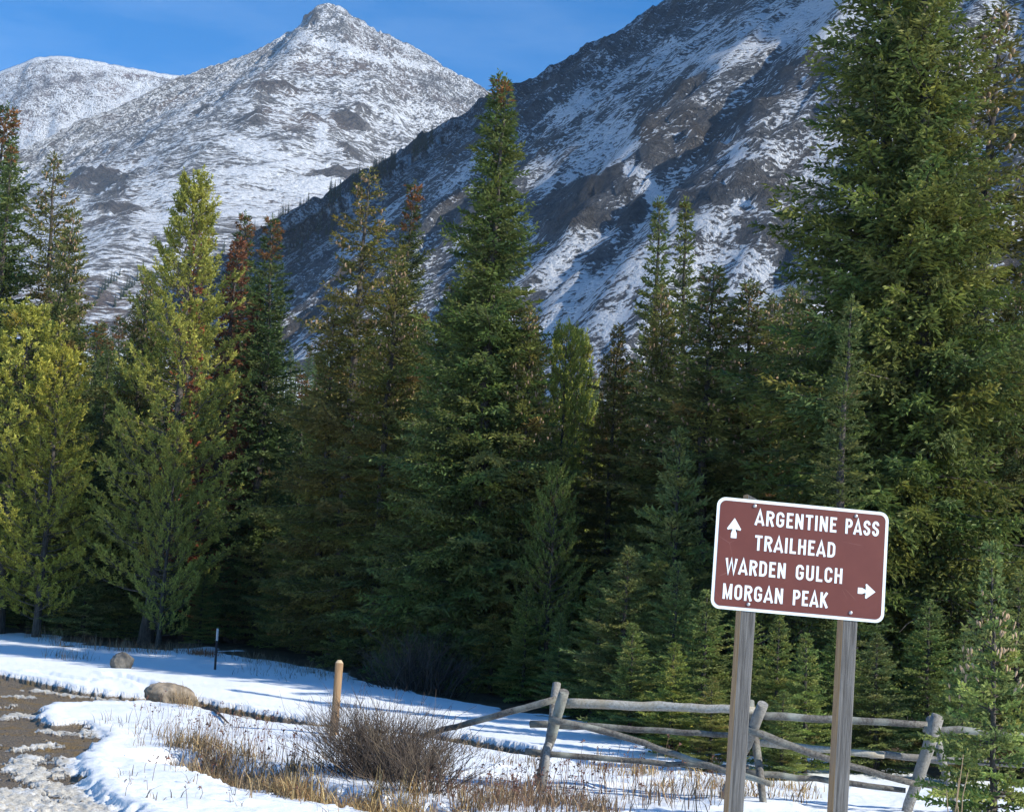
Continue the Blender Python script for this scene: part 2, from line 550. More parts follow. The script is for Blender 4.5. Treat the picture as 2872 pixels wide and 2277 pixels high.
# ------------------------------------------------------------------ mountains
def mountain_material(name, rock_a, rock_b, rust, s_stretch, scale, fa=2.2, soft=0.06):
    m, n, l, p = nmat(name)
    at = N(n, 'ShaderNodeAttribute', attribute_name='st'); sn = N(n, 'ShaderNodeAttribute', attribute_name='snow')
    mp = n.new('ShaderNodeMapping'); mp.inputs['Scale'].default_value = s_stretch; l.new(at.outputs['Vector'], mp.inputs[0])
    q = mp.outputs[0]
    big = noise(n, l, q, 0.02 * scale, 5, 0.6, 0.4); mid = noise(n, l, q, 0.09 * scale, 6, 0.62, 0.6); fine = noise(n, l, q, 0.42 * scale, 5, 0.65)
    sm = math_(n, l, 'ADD', math_(n, l, 'MULTIPLY', big, 0.5), math_(n, l, 'MULTIPLY', mid, 1.3))
    sm = math_(n, l, 'ADD', sm, math_(n, l, 'MULTIPLY', fine, fa))
    sm = math_(n, l, 'SUBTRACT', sm, 0.9 + fa / 2)                # about zero-mean
    f = math_(n, l, 'ADD', sn.outputs['Fac'], sm)
    mask = smooth(n, l, f, 0.5 - soft, 0.5 + soft)
    rn = noise(n, l, q, 0.3 * scale, 6, 0.7); rn2 = noise(n, l, q, 0.012 * scale, 3, 0.6)
    rock = mixc(n, l, smooth(n, l, rn, 0.3, 0.7), rock_a, rock_b)
    rock = mixc(n, l, smooth(n, l, rn2, 0.48, 0.68), rock, mixc(n, l, rn, (rust[0] * .5, rust[1] * .5, rust[2] * .5), rust))
    rock = mixc(n, l, math_(n, l, 'MULTIPLY', math_(n, l, 'SUBTRACT', 1.0, smooth(n, l, sn.outputs['Fac'], 0.06, 0.28)), 0.5), rock, mixc(n, l, rn, (0.02, 0.018, 0.017), (0.075, 0.062, 0.052)))
    c = mixc(n, l, mask, rock, (0.86, 0.885, 0.92))
    l.new(c, p.inputs['Base Color']); p.inputs['Roughness'].default_value = 0.85; p.inputs['Specular IOR Level'].default_value = 0.15
    h = math_(n, l, 'ADD', math_(n, l, 'MULTIPLY', mid, 1.6), math_(n, l, 'MULTIPLY', fine, 1.2))
    l.new(bump(n, l, h, 1.0, 6.0 / scale), p.inputs['Normal'])
    return m


def resample(P, n):
    P = np.asarray(P, float)
    d = np.concatenate([[0], np.cumsum(np.linalg.norm(np.diff(P, axis=0), axis=1))])
    s = np.linspace(0, d[-1], n)
    return np.stack([np.interp(s, d, P[:, k]) for k in range(P.shape[1])], 1), s


CRESTS = {}


def build_mountain(name, crest, face, nS, nT, slope, depth_drop, snow_fn, mat, amp, gully, seed, back=600, crest_rough=6.0, curve=0.25, crag=12.0):
    """crest: list of (sheet x, sheet y, distance); face: list of (sheet x, horizontal facing angle in degrees, 0 = towards the viewer, + = towards the right)"""
    P = np.array([np.append(ptv(*c), c[0]) if len(c) == 3 else np.array(c) for c in crest])
    C, s = resample(P, nS)
    fa = np.radians(np.interp(C[:, 3], [f[0] for f in face], [f[1] for f in face]))
    k = max(3, nS // 12); ker = np.hanning(k * 2 + 1); ker /= ker.sum()
    fa = np.convolve(np.pad(fa, k, 'edge'), ker, 'valid')
    nb = 14
    zb = C[:, 2]
    t01 = np.linspace(0, 1, nT) ** 1.15
    L = (zb + depth_drop) / slope
    T = t01[None, :] * L[:, None]
    D = np.stack([np.sin(fa), -np.cos(fa)], 1)
    X = C[:, None, 0] + D[:, None, 0] * T
    Y = C[:, None, 1] + D[:, None, 1] * T
    tt = t01[None, :]
    drop = (zb + depth_drop)[:, None] * ((1 + curve) * tt - curve * tt ** 2)
    Z = zb[:, None] - drop
    S = np.broadcast_to(s[:, None], T.shape)
    env = sstep(0.0, 0.06, tt) * (1 - 0.4 * tt)
    g1 = fbm(S / gully, T / (gully * 3.2), 5, seed, 0.55, True)
    g2 = fbm(X / 90.0, Y / 90.0, 5, seed + 5, 0.5)
    g3 = fbm(X / 28.0, Y / 28.0, 4, seed + 9, 0.55, True)
    disp = amp * (0.75 * g1 + 0.5 * g2 + 0.22 * g3) * env
    cr = crest_rough * fbm(S / 22.0, S * 0 + 3.3, 4, seed + 13, 0.6, True) * (1 - sstep(0, 0.05, tt))
    Z = Z + disp + np.minimum(cr, crest_rough * 0.5) * 0.7
    # far side
    bt = np.linspace(0, 1, nb + 1)[1:]
    XB = C[:, None, 0] - D[:, None, 0] * bt * back * 0.6
    YB = C[:, None, 1] + np.abs(D[:, None, 1]) * bt * back
    ZB = Z[:, :1] - (zb + depth_drop)[:, None] * bt ** 0.9
    X = np.concatenate([XB[:, ::-1], X], 1); Y = np.concatenate([YB[:, ::-1], Y], 1); Z = np.concatenate([ZB[:, ::-1], Z], 1)
    T2 = np.concatenate([np.broadcast_to(-bt[::-1][None, :] * back, XB.shape), T], 1)
    S2 = np.broadcast_to(s[:, None], T2.shape)
    co = np.stack([X, Y, Z], -1).reshape(-1, 3)
    px, py = project(co)
    dg = np.concatenate([np.zeros((nS, nb)), disp], 1).ravel()
    snow = snow_fn(px / V, py / V, S2.ravel(), T2.ravel(), dg / amp)
    m = nT + nb
    i, j = np.meshgrid(np.arange(nS - 1), np.arange(m - 1), indexing='ij')
    q = np.stack([i * m + j, i * m + j + 1, (i + 1) * m + j + 1, (i + 1) * m + j], -1).reshape(-1, 4)
    bare = sstep(0.36, 0.14, snow)
    cr2 = fbm(co[:, 0] / crag, co[:, 1] / crag, 4, seed + 77, 0.6, True)
    co[:, 2] += bare * crag * 0.42 * cr2
    snow = snow + bare * 0.34 * np.clip(-cr2, 0, 1)
    st = np.stack([S2.ravel(), T2.ravel(), Z.ravel()], 1)
    me = new_mesh(name, co, q, None, True, None, {'snow': snow, 'st': st})
    link(name, me, mat, kind='structure')
    front = (np.arange(len(co)) % m) > nb + 1
    CRESTS[name] = (np.arange(len(co)) % m > nb + 1) & (np.arange(len(co)) % m < nb + 14)
    return co, np.where(front, px / V, -9999), py / V


def soft_poly(x, y, poly, w):
    return sstep(w, -w, sd_poly(x, y, poly))


def snow_right(x, y, S, T, g):
    jx = x + 14 * fbm(S / 60, T / 60, 4, 91) + 8 * fbm(S / 14, T / 14, 3, 92); jy = y + 12 * fbm(S / 60, T / 60, 4, 93) + 7 * fbm(S / 14, T / 14, 3, 94)
    v = np.full_like(x, 0.47)
    def put(poly, val, w=10):
        nonlocal v
        a = soft_poly(jx, jy, poly, w); v = v * (1 - a) + val * a
    put([(600, 540), (1000, 310), (1110, 320), (1130, 480), (1080, 600), (640, 720)], 0.38)
    put([(690, 520), (860, 400), (1010, 310), (1060, 330), (900, 440), (720, 560)], 0.56)
    put([(1110, 340), (1330, 250), (1340, 330), (1130, 420)], 0.58)
    put([(1150, 260), (1260, 190), (1440, 80), (1600, 10), (1760, -60), (1780, 60), (1560, 130), (1380, 200), (1210, 300)], 0.60)
    put([(1560, 40), (1900, -60), (1900, 120), (1700, 90), (1480, 160)], 0.68)
    put([(1040, 230), (1440, -20), (1700, -160), (1700, -60), (1440, 60), (1220, 170), (1080, 270)], 0.36)
    put([(1360, 190), (1640, 115), (1740, 125), (1720, 260), (1640, 420), (1560, 440), (1450, 470), (1400, 390), (1345, 330), (1330, 240)], 0.31)
    put([(1500, 300), (1560, 285), (1600, 330), (1540, 350)], 0.62)
    put([(1640, 190), (1700, 190), (1690, 330), (1640, 330)], 0.46)
    put([(1120, 430), (1290, 335), (1375, 430), (1340, 478), (1200, 492), (1140, 505)], 0.16)
    put([(1150, 700), (1150, 560), (1180, 500), (1330, 485), (1400, 470), (1470, 480), (1575, 425), (1640, 560), (1600, 760)], 0.62)
    put([(1230, 540), (1330, 490), (1370, 500), (1270, 560)], 0.28)
    put([(1540, 470), (1640, 430), (1680, 560), (1600, 560)], 0.36)
    for L, w, val in (([(1420, 480), (1390, 440), (1375, 395), (1330, 355), (1300, 330), (1350, 300)], 10, 0.92), ([(1300, 330), (1210, 380), (1140, 410)], 9, 0.72), ([(1475, 470), (1575, 428)], 12, 0.9),
                      ([(1545, 330), (1560, 300)], 7, 0.9), ([(1690, 130), (1700, 155), (1690, 185)], 4, 0.95), ([(1170, 245), (1240, 195)], 8, 0.85), ([(1500, 130), (1620, 60), (1750, 10)], 12, 0.85), ([(1260, 190), (1420, 90)], 5, 0.75)):
        a = sstep(w * 1.6, w * 0.5, seg_dist(jx, jy, L)); v = v * (1 - a) + val * a
    v = v + 0.20 * fbm(S / 36, T / 13, 4, 95) + 0.10 * fbm(S / 9, T / 5, 3, 96)
    v = v - 0.14 * sstep(0.25, 0.6, fbm(S / 30, T / 30, 4, 97, 0.6, True))
    return v - 0.12 * g


def snow_mid(x, y, S, T, g):
    jx = x + 26 * fbm(S / 90, T / 90, 4, 191) + 14 * fbm(S / 25, T / 25, 3, 192) + 9 * fbm(S / 9, T / 9, 3, 196); jy = y + 20 * fbm(S / 90, T / 90, 4, 193) + 11 * fbm(S / 25, T / 25, 3, 194) + 7 * fbm(S / 9, T / 9, 3, 197)
    v = np.full_like(x, 0.53)
    def put(poly, val, w=8):
        nonlocal v
        a = soft_poly(jx, jy, poly, w); v = v * (1 - a) + val * a
    put([(690, 0), (1100, 240), (1000, 300), (820, 200), (700, 120)], 0.47, 20)
    put([(60, 330), (390, 160), (600, 70), (620, 110), (420, 220), (120, 370)], 0.48, 14)
    put([(560, 340), (730, 300), (720, 430), (520, 470), (300, 520), (300, 420), (450, 350)], 0.74, 24)
    put([(630, 75), (700, 80), (900, 150), (890, 165), (700, 105)], 0.80, 6)
    crags = fbm(S / 60, T / 42, 5, 198, 0.6, True)
    v = v - 0.09 * sstep(0.2, 0.6, crags)
    for cx, cy, rx, ry in ((590, 203, 48, 20), (560, 225, 26, 14), (505, 268, 36, 18), (600, 286, 34, 9), (640, 240, 22, 14), (440, 252, 22, 9), (415, 272, 18, 9), (690, 345, 62, 32), (720, 320, 30, 20), (205, 385, 60, 26), (260, 430, 44, 18), (230, 470, 36, 12), (655, 40, 12, 18), (760, 250, 40, 16), (330, 300, 40, 10)):
        d = np.hypot((jx - cx) / rx, (jy - cy) / ry)
        a = sstep(1.7, 0.5, d); v = v - a * (0.10 + 0.55 * sstep(0.05, 0.42, crags))
    for L, w, val in (([(640, 350), (665, 310), (700, 270), (690, 240)], 8, 0.86), ([(620, 345), (560, 320), (480, 300)], 12, 0.75), ([(650, 390), (720, 390)], 14, 0.85), ([(740, 210), (830, 250), (870, 270)], 4, 0.8)):
        a = sstep(w * 1.5, w * 0.5, seg_dist(jx, jy, L)); v = v * (1 - a) + val * a
    return v - 0.10 * g


def snow_left(x, y, S, T, g):
    v = np.full_like(x, 0.58)
    for cx, cy, rx, ry, val in ((90, 180, 60, 18, 0.46), (60, 200, 50, 22, 0.5), (160, 165, 16, 12, 0.30), (290, 162, 40, 8, 0.36), (360, 172, 26, 6, 0.36), (200, 160, 16, 8, 0.40), (40, 240, 40, 10, 0.5)):
        d = np.hypot((x + 10 * fbm(S / 60, T / 60, 3, 7) - cx) / rx, (y - cy) / ry)
        a = sstep(1.2, 0.7, d); v = v * (1 - a) + val * a
    crest = sstep(24, 6, T); v = v * (1 - crest) + 0.95 * crest
    v = v + 0.12 * soft_poly(x, y, [(-50, 330), (130, 250), (390, 160), (420, 190), (100, 330), (-50, 420)], 14)
    return v - 0.08 * g


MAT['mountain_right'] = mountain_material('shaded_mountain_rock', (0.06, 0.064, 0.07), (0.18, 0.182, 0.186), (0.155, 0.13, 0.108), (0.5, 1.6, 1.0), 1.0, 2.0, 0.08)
MAT['mountain_mid'] = mountain_material('peak_rock', (0.09, 0.085, 0.08), (0.23, 0.22, 0.21), (0.22, 0.17, 0.14), (0.95, 1.15, 1.0), 0.62, 2.2, 0.16)
MAT['mountain_left'] = mountain_material('ridge_rock', (0.10, 0.085, 0.08), (0.22, 0.19, 0.18), (0.24, 0.15, 0.125), (0.9, 1.1, 1.0), 0.6, 2.2, 0.2)

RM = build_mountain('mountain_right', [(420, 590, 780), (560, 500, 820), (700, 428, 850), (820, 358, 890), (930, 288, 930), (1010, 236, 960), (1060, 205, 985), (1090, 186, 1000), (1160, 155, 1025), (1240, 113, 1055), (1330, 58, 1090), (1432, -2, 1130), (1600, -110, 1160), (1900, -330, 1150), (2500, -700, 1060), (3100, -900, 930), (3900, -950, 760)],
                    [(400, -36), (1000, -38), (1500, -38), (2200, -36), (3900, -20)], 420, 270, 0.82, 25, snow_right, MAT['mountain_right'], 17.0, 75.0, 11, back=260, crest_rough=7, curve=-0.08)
MP = build_mountain('mountain_peak', [(-260, 480, 1700), (-60, 392, 1740), (60, 330, 1800), (220, 245, 1860), (385, 161, 1920), (450, 141, 1945), (520, 119, 1965), (562, 97, 1975), (600, 74, 1985), (634, 55, 1992), (647, 34, 1996), (668, 16, 2000), (690, 11, 2000), (715, 17, 2005), (742, 34, 2015), (800, 67, 2040), (860, 96, 2065), (915, 128, 2090), (960, 155, 2110), (1000, 178, 2125), (1040, 202, 2140), (1150, 280, 2180), (1300, 380, 2200)],
                    [(-260, -42), (385, -38), (600, -24), (668, -5), (760, 22), (1300, 35)], 400, 200, 0.70, 40, snow_mid, MAT['mountain_mid'], 30.0, 130.0, 31, back=650, crest_rough=9, crag=30.0)
LM = build_mountain('mountain_left', [(-420, 300, 2500), (-200, 215, 2500), (-60, 168, 2500), (0, 151, 2500), (30, 140, 2500), (72, 123, 2500), (110, 118, 2500), (150, 121, 2500), (200, 129, 2510), (250, 139, 2520), (300, 148, 2530), (350, 157, 2540), (400, 163, 2550), (520, 180, 2560), (700, 230, 2580)],
                    [(-420, 20), (700, 12)], 240, 130, 0.62, 60, snow_left, MAT['mountain_left'], 26.0, 160.0, 51, back=300, crest_rough=3)

# added unseen ridge, off to the right, placed to shade the right slope
build_mountain('added_shade_ridge', [(850, 40, 280, 0), (890, 150, 700, 1), (930, 300, 1030, 2), (950, 500, 1090, 3), (930, 720, 1040, 4), (900, 880, 760, 5)], [(0, -80), (5, -84)], 90, 70, 1.3, 20,
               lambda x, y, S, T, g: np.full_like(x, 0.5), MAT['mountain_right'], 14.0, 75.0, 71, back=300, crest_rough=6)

# ------------------------------------------------------------------ conifers
def nrm(a):
    return a / (np.linalg.norm(a, axis=-1, keepdims=True) + 1e-9)


def sprig_mesh(name, pos, dr, ln, wd, col):
    """two crossed kites for every sprig of needles"""
    n = len(pos)
    dr = nrm(dr)
    ref = nrm(rng.standard_normal((n, 3)))
    a = nrm(np.cross(dr, ref)); b = np.cross(dr, a)
    ln = ln[:, None]; wd = wd[:, None]
    tip = pos + dr * ln; mid = pos + dr * ln * 0.45
    v = np.stack([pos, mid + a * wd, tip, mid - a * wd, pos, mid + b * wd, tip, mid - b * wd], 1).reshape(-1, 3)
    q = (np.arange(n)[:, None] * 8 + np.array([0, 1, 2, 3, 4, 5, 6, 7])[None, :]).reshape(-1, 4)
    c = np.repeat(col, 8, 0)
    return new_mesh(name, v, q, None, False, c)


def cone_batch(mb, pos, ln, wd, col):
    """hanging spindle-shaped seed cones"""
    prof = [(0, 0.3), (0.25, 1.0), (0.65, 0.85), (1.0, 0.12)]
    sides = 6
    th = np.arange(sides) / sides * 2 * np.pi
    for p, c in zip(pos, col):
        l_ = ln * random.uniform(0.8, 1.15); w_ = wd * random.uniform(0.85, 1.1)
        tilt = np.array([random.gauss(0, .12), random.gauss(0, .12), -1.0]); tilt /= np.linalg.norm(tilt)
        v = []
        for t, r in prof:
            for k in range(sides):
                v.append(p + tilt * t * l_ + np.array([math.cos(th[k]), math.sin(th[k]), 0]) * r * w_)
        q = [(i * sides + k, i * sides + (k + 1) % sides, (i + 1) * sides + (k + 1) % sides, (i + 1) * sides + k) for i in range(3) for k in range(sides)]
        mb.add(v, q, None, c)


def trunk_mesh(name, H, r, bend=0.0, taper=0.9):
    mb = MB(); n = 14
    t = np.linspace(0, 1, n)
    x = bend * np.sin(t * 3.0) * H * 0.02 + 0.015 * rng.standard_normal(n) * t; y = 0.015 * rng.standard_normal(n) * t
    mb.tube(np.stack([x, y, t * H * 0.99 - 0.15 * (t == 0)], 1), r * (1 - t * 0.985) ** taper * np.where(t < 0.02, 1.35, 1) + 0.004, 8, None, True, 0.05)
    return mb.mesh(name, True), (t * H, x, y)


def spruce(name, H, R, nb, seed, base=0.03, power=0.66, droop=0.28, a_low=-8, a_top=35, sp_len=0.13, sp_w=0.0195, dens=1.75, c0=(0.045, 0.075, 0.032), c1=(0.085, 0.11, 0.04), cones=0, cone_col=(0.30, 0.205, 0.125), cone_size=(0.115, 0.026), cone_range=(0.55, 0.95), hang=0.35, gap=0.0, brown_top=0.0, trunk_r=None, dead_low=0):
    global rng
    rng = np.random.default_rng(seed); random.seed(seed)
    tm, (tz, tx, ty) = trunk_mesh(name + '_trunk', H, trunk_r or (0.011 * H + 0.02), random.uniform(-1, 1))
    pos = []; drs = []; lens = []; wds = []; cols = []; conep = []
    wood = MB()
    c0 = np.array(c0); c1 = np.array(c1); brown = np.array((0.13, 0.07, 0.035))
    us = base + (0.985 - base) * (np.arange(nb) + rng.random(nb)) / nb
    ntier = max(8, nb / 7.0)
    tier = base + (np.floor((us - base) * ntier) + 0.5) / ntier
    us = np.clip(tier + (us - tier) * 0.38, base, 0.985)
    lobes = 1 + 0.16 * np.sin(us * 37 + seed) + 0.10 * np.sin(us * 91 + 2 * seed)
    for i, u in enumerate(us):
        if gap and random.random() < gap:
            continue
        az = i * 2.399963 + random.gauss(0, 0.35)
        p = (1 - u) ** power * (0.72 + 0.28 * sstep(0.0, 0.18, u)) + 0.012
        L = R * p * lobes[i] * random.uniform(0.66, 1.12)
        if random.random() < 0.08:
            L *= 1.22
        L = max(L, 0.10)
        a0 = math.radians(a_low + (a_top - a_low) * u ** 1.3 + random.gauss(0, 5))
        z0 = u * H
        h = np.array([math.cos(az), math.sin(az), 0])
        o = np.array([np.interp(z0, tz, tx), np.interp(z0, tz, ty), z0])
        dr_k = droop * (1.1 - u)
        m = max(4, int(L / 0.25) + 2)
        s = np.linspace(0, 1, m)
        zc = L * (s * math.sin(a0) - dr_k * s ** 2 + dr_k * 0.75 * s ** 3.2)
        rc = L * s * math.cos(a0)
        wig = 0.03 * L * np.sin(s * 5 + seed + i)
        side = np.array([-h[1], h[0], 0])
        B = o + h * rc[:, None] + side * wig[:, None] + np.array([0, 0, 1]) * zc[:, None]
        wood.tube(B, (0.004 + 0.010 * L) * (1 - s * 0.85), 3, np.array((0.10, 0.085, 0.07)) * random.uniform(0.7, 1.2), False)
        # twigs along the bough
        st = 0.105 / dens * (sp_len / 0.14)
        k = max(3, int(L / st))
        ss = np.clip((np.arange(k) + rng.random(k)) / k, 0.0, 1)
        ss = ss[ss > min(0.2, 0.10 / max(L, .3))]
        if len(ss) == 0:
            ss = np.array([0.8])
        Bp = np.stack([np.interp(ss, s, B[:, d]) for d in range(3)], 1)
        Tg = np.gradient(B, axis=0); Tg = nrm(np.stack([np.interp(ss, s, Tg[:, d]) for d in range(3)], 1))
        green = c0 + (c1 - c0) * rng.random()
        green = green * np.array([random.uniform(.9, 1.2), 1.0, random.uniform(.8, 1.1)])
        if random.random() < 0.012:
            green = green * 0.5 + brown * 0.5
        isb = brown_top and u > 1 - brown_top and random.random() < 0.75
        if isb:
            green = brown * random.uniform(0.7, 1.3)
        for sg in (-1, 1):
            lt = (0.34 * L * (1 - ss) ** 0.75 * (0.5 + 0.5 * np.sin(ss * np.pi) ** 0.5) + 0.07 * (sp_len / 0.14)) * rng.uniform(0.6, 1.25, len(ss))
            dt = nrm(Tg * rng.uniform(0.5, 1.1, (len(ss), 1)) + sg * side * rng.uniform(0.6, 1.1, (len(ss), 1)) + np.array([0, 0, -hang]) * rng.uniform(0.0, 1.6, (len(ss), 1)))
            nper = np.maximum(1, (lt / (sp_len * 0.62)).astype(int))
            idx = np.repeat(np.arange(len(ss)), nper)
            fr = np.concatenate([(np.arange(q) + 0.25) / q for q in nper])
            P = Bp[idx] + dt[idx] * (lt[idx] * fr)[:, None] + np.array([0, 0, -1]) * (hang * 0.35 * lt[idx] * fr ** 2)[:, None]
            dd = dt[idx] + 0.45 * rng.standard_normal((len(idx), 3)) + np.array([0, 0, 0.12])
            pos.append(P); drs.append(dd)
            ll = sp_len * rng.uniform(0.7, 1.25, len(idx)); lens.append(ll); wds.append(sp_w * rng.uniform(0.75, 1.3, len(idx)))
            tipf = sstep(0.6, 1.0, fr) * 0.5 + 0.5 * sstep(0.6, 1.0, ss[idx])
            cc = green[None, :] * rng.uniform(0.72, 1.25, (len(idx), 1)) * (1 + np.array([0.42, 0.34, 0.10]) * tipf[:, None])
            cols.append(cc)
        # sprigs on the bough itself
        kk = max(2, int(L / (sp_len * 0.5)))
        s2 = rng.uniform(0.25, 1.0, kk)
        P = np.stack([np.interp(s2, s, B[:, d]) for d in range(3)], 1)
        T2 = nrm(np.stack([np.interp(s2, s, np.gradient(B[:, d])) for d in range(3)], 1))
        pos.append(P); drs.append(T2 + 0.55 * rng.standard_normal((kk, 3)) + np.array([0, 0, 0.25])); lens.append(sp_len * rng.uniform(0.7, 1.2, kk)); wds.append(sp_w * rng.uniform(0.8, 1.3, kk))
        cols.append(green[None, :] * rng.uniform(0.75, 1.3, (kk, 1)))
        if cones and cone_range[0] < u < cone_range[1]:
            for q in range(np.random.poisson(cones)):
                f = random.uniform(0.45, 1.0)
                conep.append(np.array([np.interp(f, s, B[:, d]) for d in range(3)]) + side * random.gauss(0, 0.10 * L) + np.array([0, 0, -0.01]))
    # short sprigs close to the stem
    kk = int(nb * 4.0); zz = H * rng.uniform(base + 0.12, 0.99, kk); aa = rng.uniform(0, 6.283, kk); hh = np.stack([np.cos(aa), np.sin(aa), rng.uniform(-.3, .5, kk)], 1)
    rr = np.minimum(0.05 + 0.30 * rng.random(kk), R * (1 - zz / H) ** power * 0.6 + 0.03)
    pos.append(np.stack([np.interp(zz, tz, tx), np.interp(zz, tz, ty), zz], 1) + hh * rr[:, None]); drs.append(hh + 0.5 * rng.standard_normal((kk, 3))); lens.append(sp_len * rng.uniform(.8, 1.2, kk)); wds.append(sp_w * rng.uniform(.8, 1.2, kk)); cols.append((c0 + (c1 - c0) * rng.random((kk, 1))) * rng.uniform(.7, 1.2, (kk, 1)))
    # leader
    kk = 26
    zz = H * rng.uniform(0.955, 1.0, kk)
    pos.append(np.stack([np.interp(zz, tz, tx), np.interp(zz, tz, ty), zz], 1)); drs.append(nrm(rng.standard_normal((kk, 3))) * np.array([1, 1, 0.3]) + np.array([0, 0, 0.9])); lens.append(np.full(kk, sp_len * 0.75)); wds.append(np.full(kk, sp_w * 0.8)); cols.append(np.tile(c1 * 1.1, (kk, 1)))
    if dead_low:
        for i in range(dead_low):
            z0 = random.uniform(0.03, 0.17) * H; az = random.uniform(0, 6.283); L = R * random.uniform(0.5, 1.0)
            s = np.linspace(0, 1, 5); h = np.array([math.cos(az), math.sin(az), 0])
            B = np.array([0, 0, z0]) + h * (L * s)[:, None] + np.array([0, 0, -1]) * (0.35 * L * s ** 1.6)[:, None]
            g = np.array((0.10, 0.092, 0.085)) * random.uniform(0.7, 1.3)
            wood.tube(B, 0.014 * (1 - 0.8 * s), 3, g, False)
            for q in range(9):
                f = random.uniform(0.25, 1); bp = np.array([np.interp(f, s, B[:, d]) for d in range(3)])
                d_ = h * random.uniform(.3, 1) + np.array([random.gauss(0, .6), random.gauss(0, .6), random.uniform(-0.9, 0.1)])
                wood.tube(np.array([bp, bp + d_ * 0.22, bp + d_ * 0.42 + np.array([0, 0, -.05])]), [0.006, 0.004, 0.002], 3, g, False)
    pos = np.vstack(pos); cols = np.vstack(cols)
    cols = cols * (0.88 + 0.24 * np.clip(fbm(pos[:, 0] * 1.3 + pos[:, 1], pos[:, 2] * 1.3, 3, seed) + 0.5, 0, 1))[:, None]
    crown = sprig_mesh(name + '_crown', pos, np.vstack(drs), np.concatenate(lens), np.concatenate(wds), cols)
    crown.materials.append(MAT['needle'])
    wm = wood.mesh(name + '_branches'); wm.materials.append(MAT['twig']); tm.materials.append(MAT['bark'])
    out = {'H': H, 'R': R, 'parts': [('trunk', tm), ('branches', wm), ('crown', crown)], 'conep': conep}
    if conep and cones < 900:
        cb = MB(); cc = [np.array(cone_col) * random.uniform(0.7, 1.35) for _ in conep]
        cone_batch(cb, conep, cone_size[0], cone_size[1], cc)
        cm = cb.mesh(name + '_cones'); cm.materials.append(MAT['twig'])
        out['parts'].append(('seed_cones', cm))
    return out


def pine(name, H, R, nb, seed, base=0.10, c0=(0.125, 0.138, 0.038), c1=(0.20, 0.204, 0.056), shoots=9, tuft=0.24, power=0.55, up=32, lean=0.0, trunk_r=None, bulge=0.35):
    global rng
    rng = np.random.default_rng(seed); random.seed(seed)
    tm, (tz, tx, ty) = trunk_mesh(name + '_trunk', H, trunk_r or 0.012 * H, lean)
    wood = MB(); pos = []; drs = []; lens = []; wds = []; cols = []
    c0 = np.array(c0); c1 = np.array(c1)
    us = base + (0.975 - base) * ((np.arange(nb) + rng.random(nb)) / nb)

    def shoot(p, d, L, green):
        d = d / np.linalg.norm(d)
        k = int(18 * L / 0.24)
        f = rng.random(k)
        P = p + d * (f * L)[:, None]
        rd = nrm(rng.standard_normal((k, 3)))
        pos.append(P); drs.append(rd * 0.85 + d * rng.uniform(0.5, 1.3, (k, 1))); lens.append(rng.uniform(0.07, 0.125, k)); wds.append(rng.uniform(0.010, 0.019, k))
        cols.append(green * rng.uniform(0.75, 1.3, (k, 1)) * (1 + 0.25 * sstep(0.5, 1, f))[:, None])

    for i, u in enumerate(us):
        az = i * 2.399963 + random.gauss(0, 0.4)
        pr = (1 - u) ** power * (1 - bulge * (1 - sstep(0.0, 0.35, u)))
        L = max(0.2, R * pr * random.uniform(0.6, 1.15))
        z0 = u * H; h = np.array([math.cos(az), math.sin(az), 0]); side = np.array([-h[1], h[0], 0])
        o = np.array([np.interp(z0, tz, tx), np.interp(z0, tz, ty), z0])
        a0 = math.radians(5 + up * u + random.gauss(0, 8))
        m = max(4, int(L / 0.3) + 2); s = np.linspace(0, 1, m)
        B = o + h * (L * s * math.cos(a0))[:, None] + np.array([0, 0, 1]) * (L * (s * math.sin(a0) + 0.38 * s ** 2.4 - 0.10 * s))[:, None] + side * (0.06 * L * np.sin(s * 6 + i))[:, None]
        wood.tube(B, (0.006 + 0.012 * L) * (1 - 0.8 * s), 3, np.array((0.14, 0.12, 0.10)) * random.uniform(0.7, 1.2), False)
        green = c0 + (c1 - c0) * rng.random()
        if random.random() < 0.01:
            green = np.array((0.17, 0.15, 0.04))
        n_sh = max(3, int(shoots * (0.45 + L / R * 0.9)))
        for q in range(n_sh):
            f = 1 - 0.8 * (q / n_sh) ** 1.1
            bp = np.array([np.interp(f, s, B[:, d]) for d in range(3)])
            tl = (0.10 + 0.34 * L * (1 - f)) * random.uniform(0.6, 1.3)
            sg = 1 if q % 2 else -1
            d0 = h * random.uniform(0.3, 0.9) + side * sg * random.uniform(0.3, 1.0) * (1 if q else 0) + np.array([0, 0, random.uniform(0.1, 0.6)])
            d0 /= np.linalg.norm(d0)
            e = bp + d0 * tl
            if q:
                wood.tube(np.array([bp, (bp + e) / 2, e]), [0.008, 0.006, 0.004], 3, (0.13, 0.11, 0.09), False)
            shoot(e, d0 * 0.5 + np.array([0, 0, 0.75]) + 0.2 * rng.standard_normal(3), tuft * random.uniform(0.7, 1.3), green)
            if random.random() < 0.6:
                shoot(bp + d0 * tl * 0.55, d0 + np.array([0, 0, 0.45]) + 0.35 * rng.standard_normal(3), tuft * random.uniform(0.6, 1.1), green)
    shoot(np.array([tx[-1], ty[-1], H * 0.955]), np.array([0, 0, 1.0]), 0.05 * H, c1)
    crown = sprig_mesh(name + '_crown', np.vstack(pos), np.vstack(drs), np.concatenate(lens), np.concatenate(wds), np.vstack(cols))
    crown.materials.append(MAT['needle'])
    wm = wood.mesh(name + '_branches'); wm.materials.append(MAT['twig']); tm.materials.append(MAT['bark'])
    return {'H': H, 'R': R, 'parts': [('trunk', tm), ('branches', wm), ('crown', crown)], 'conep': []}


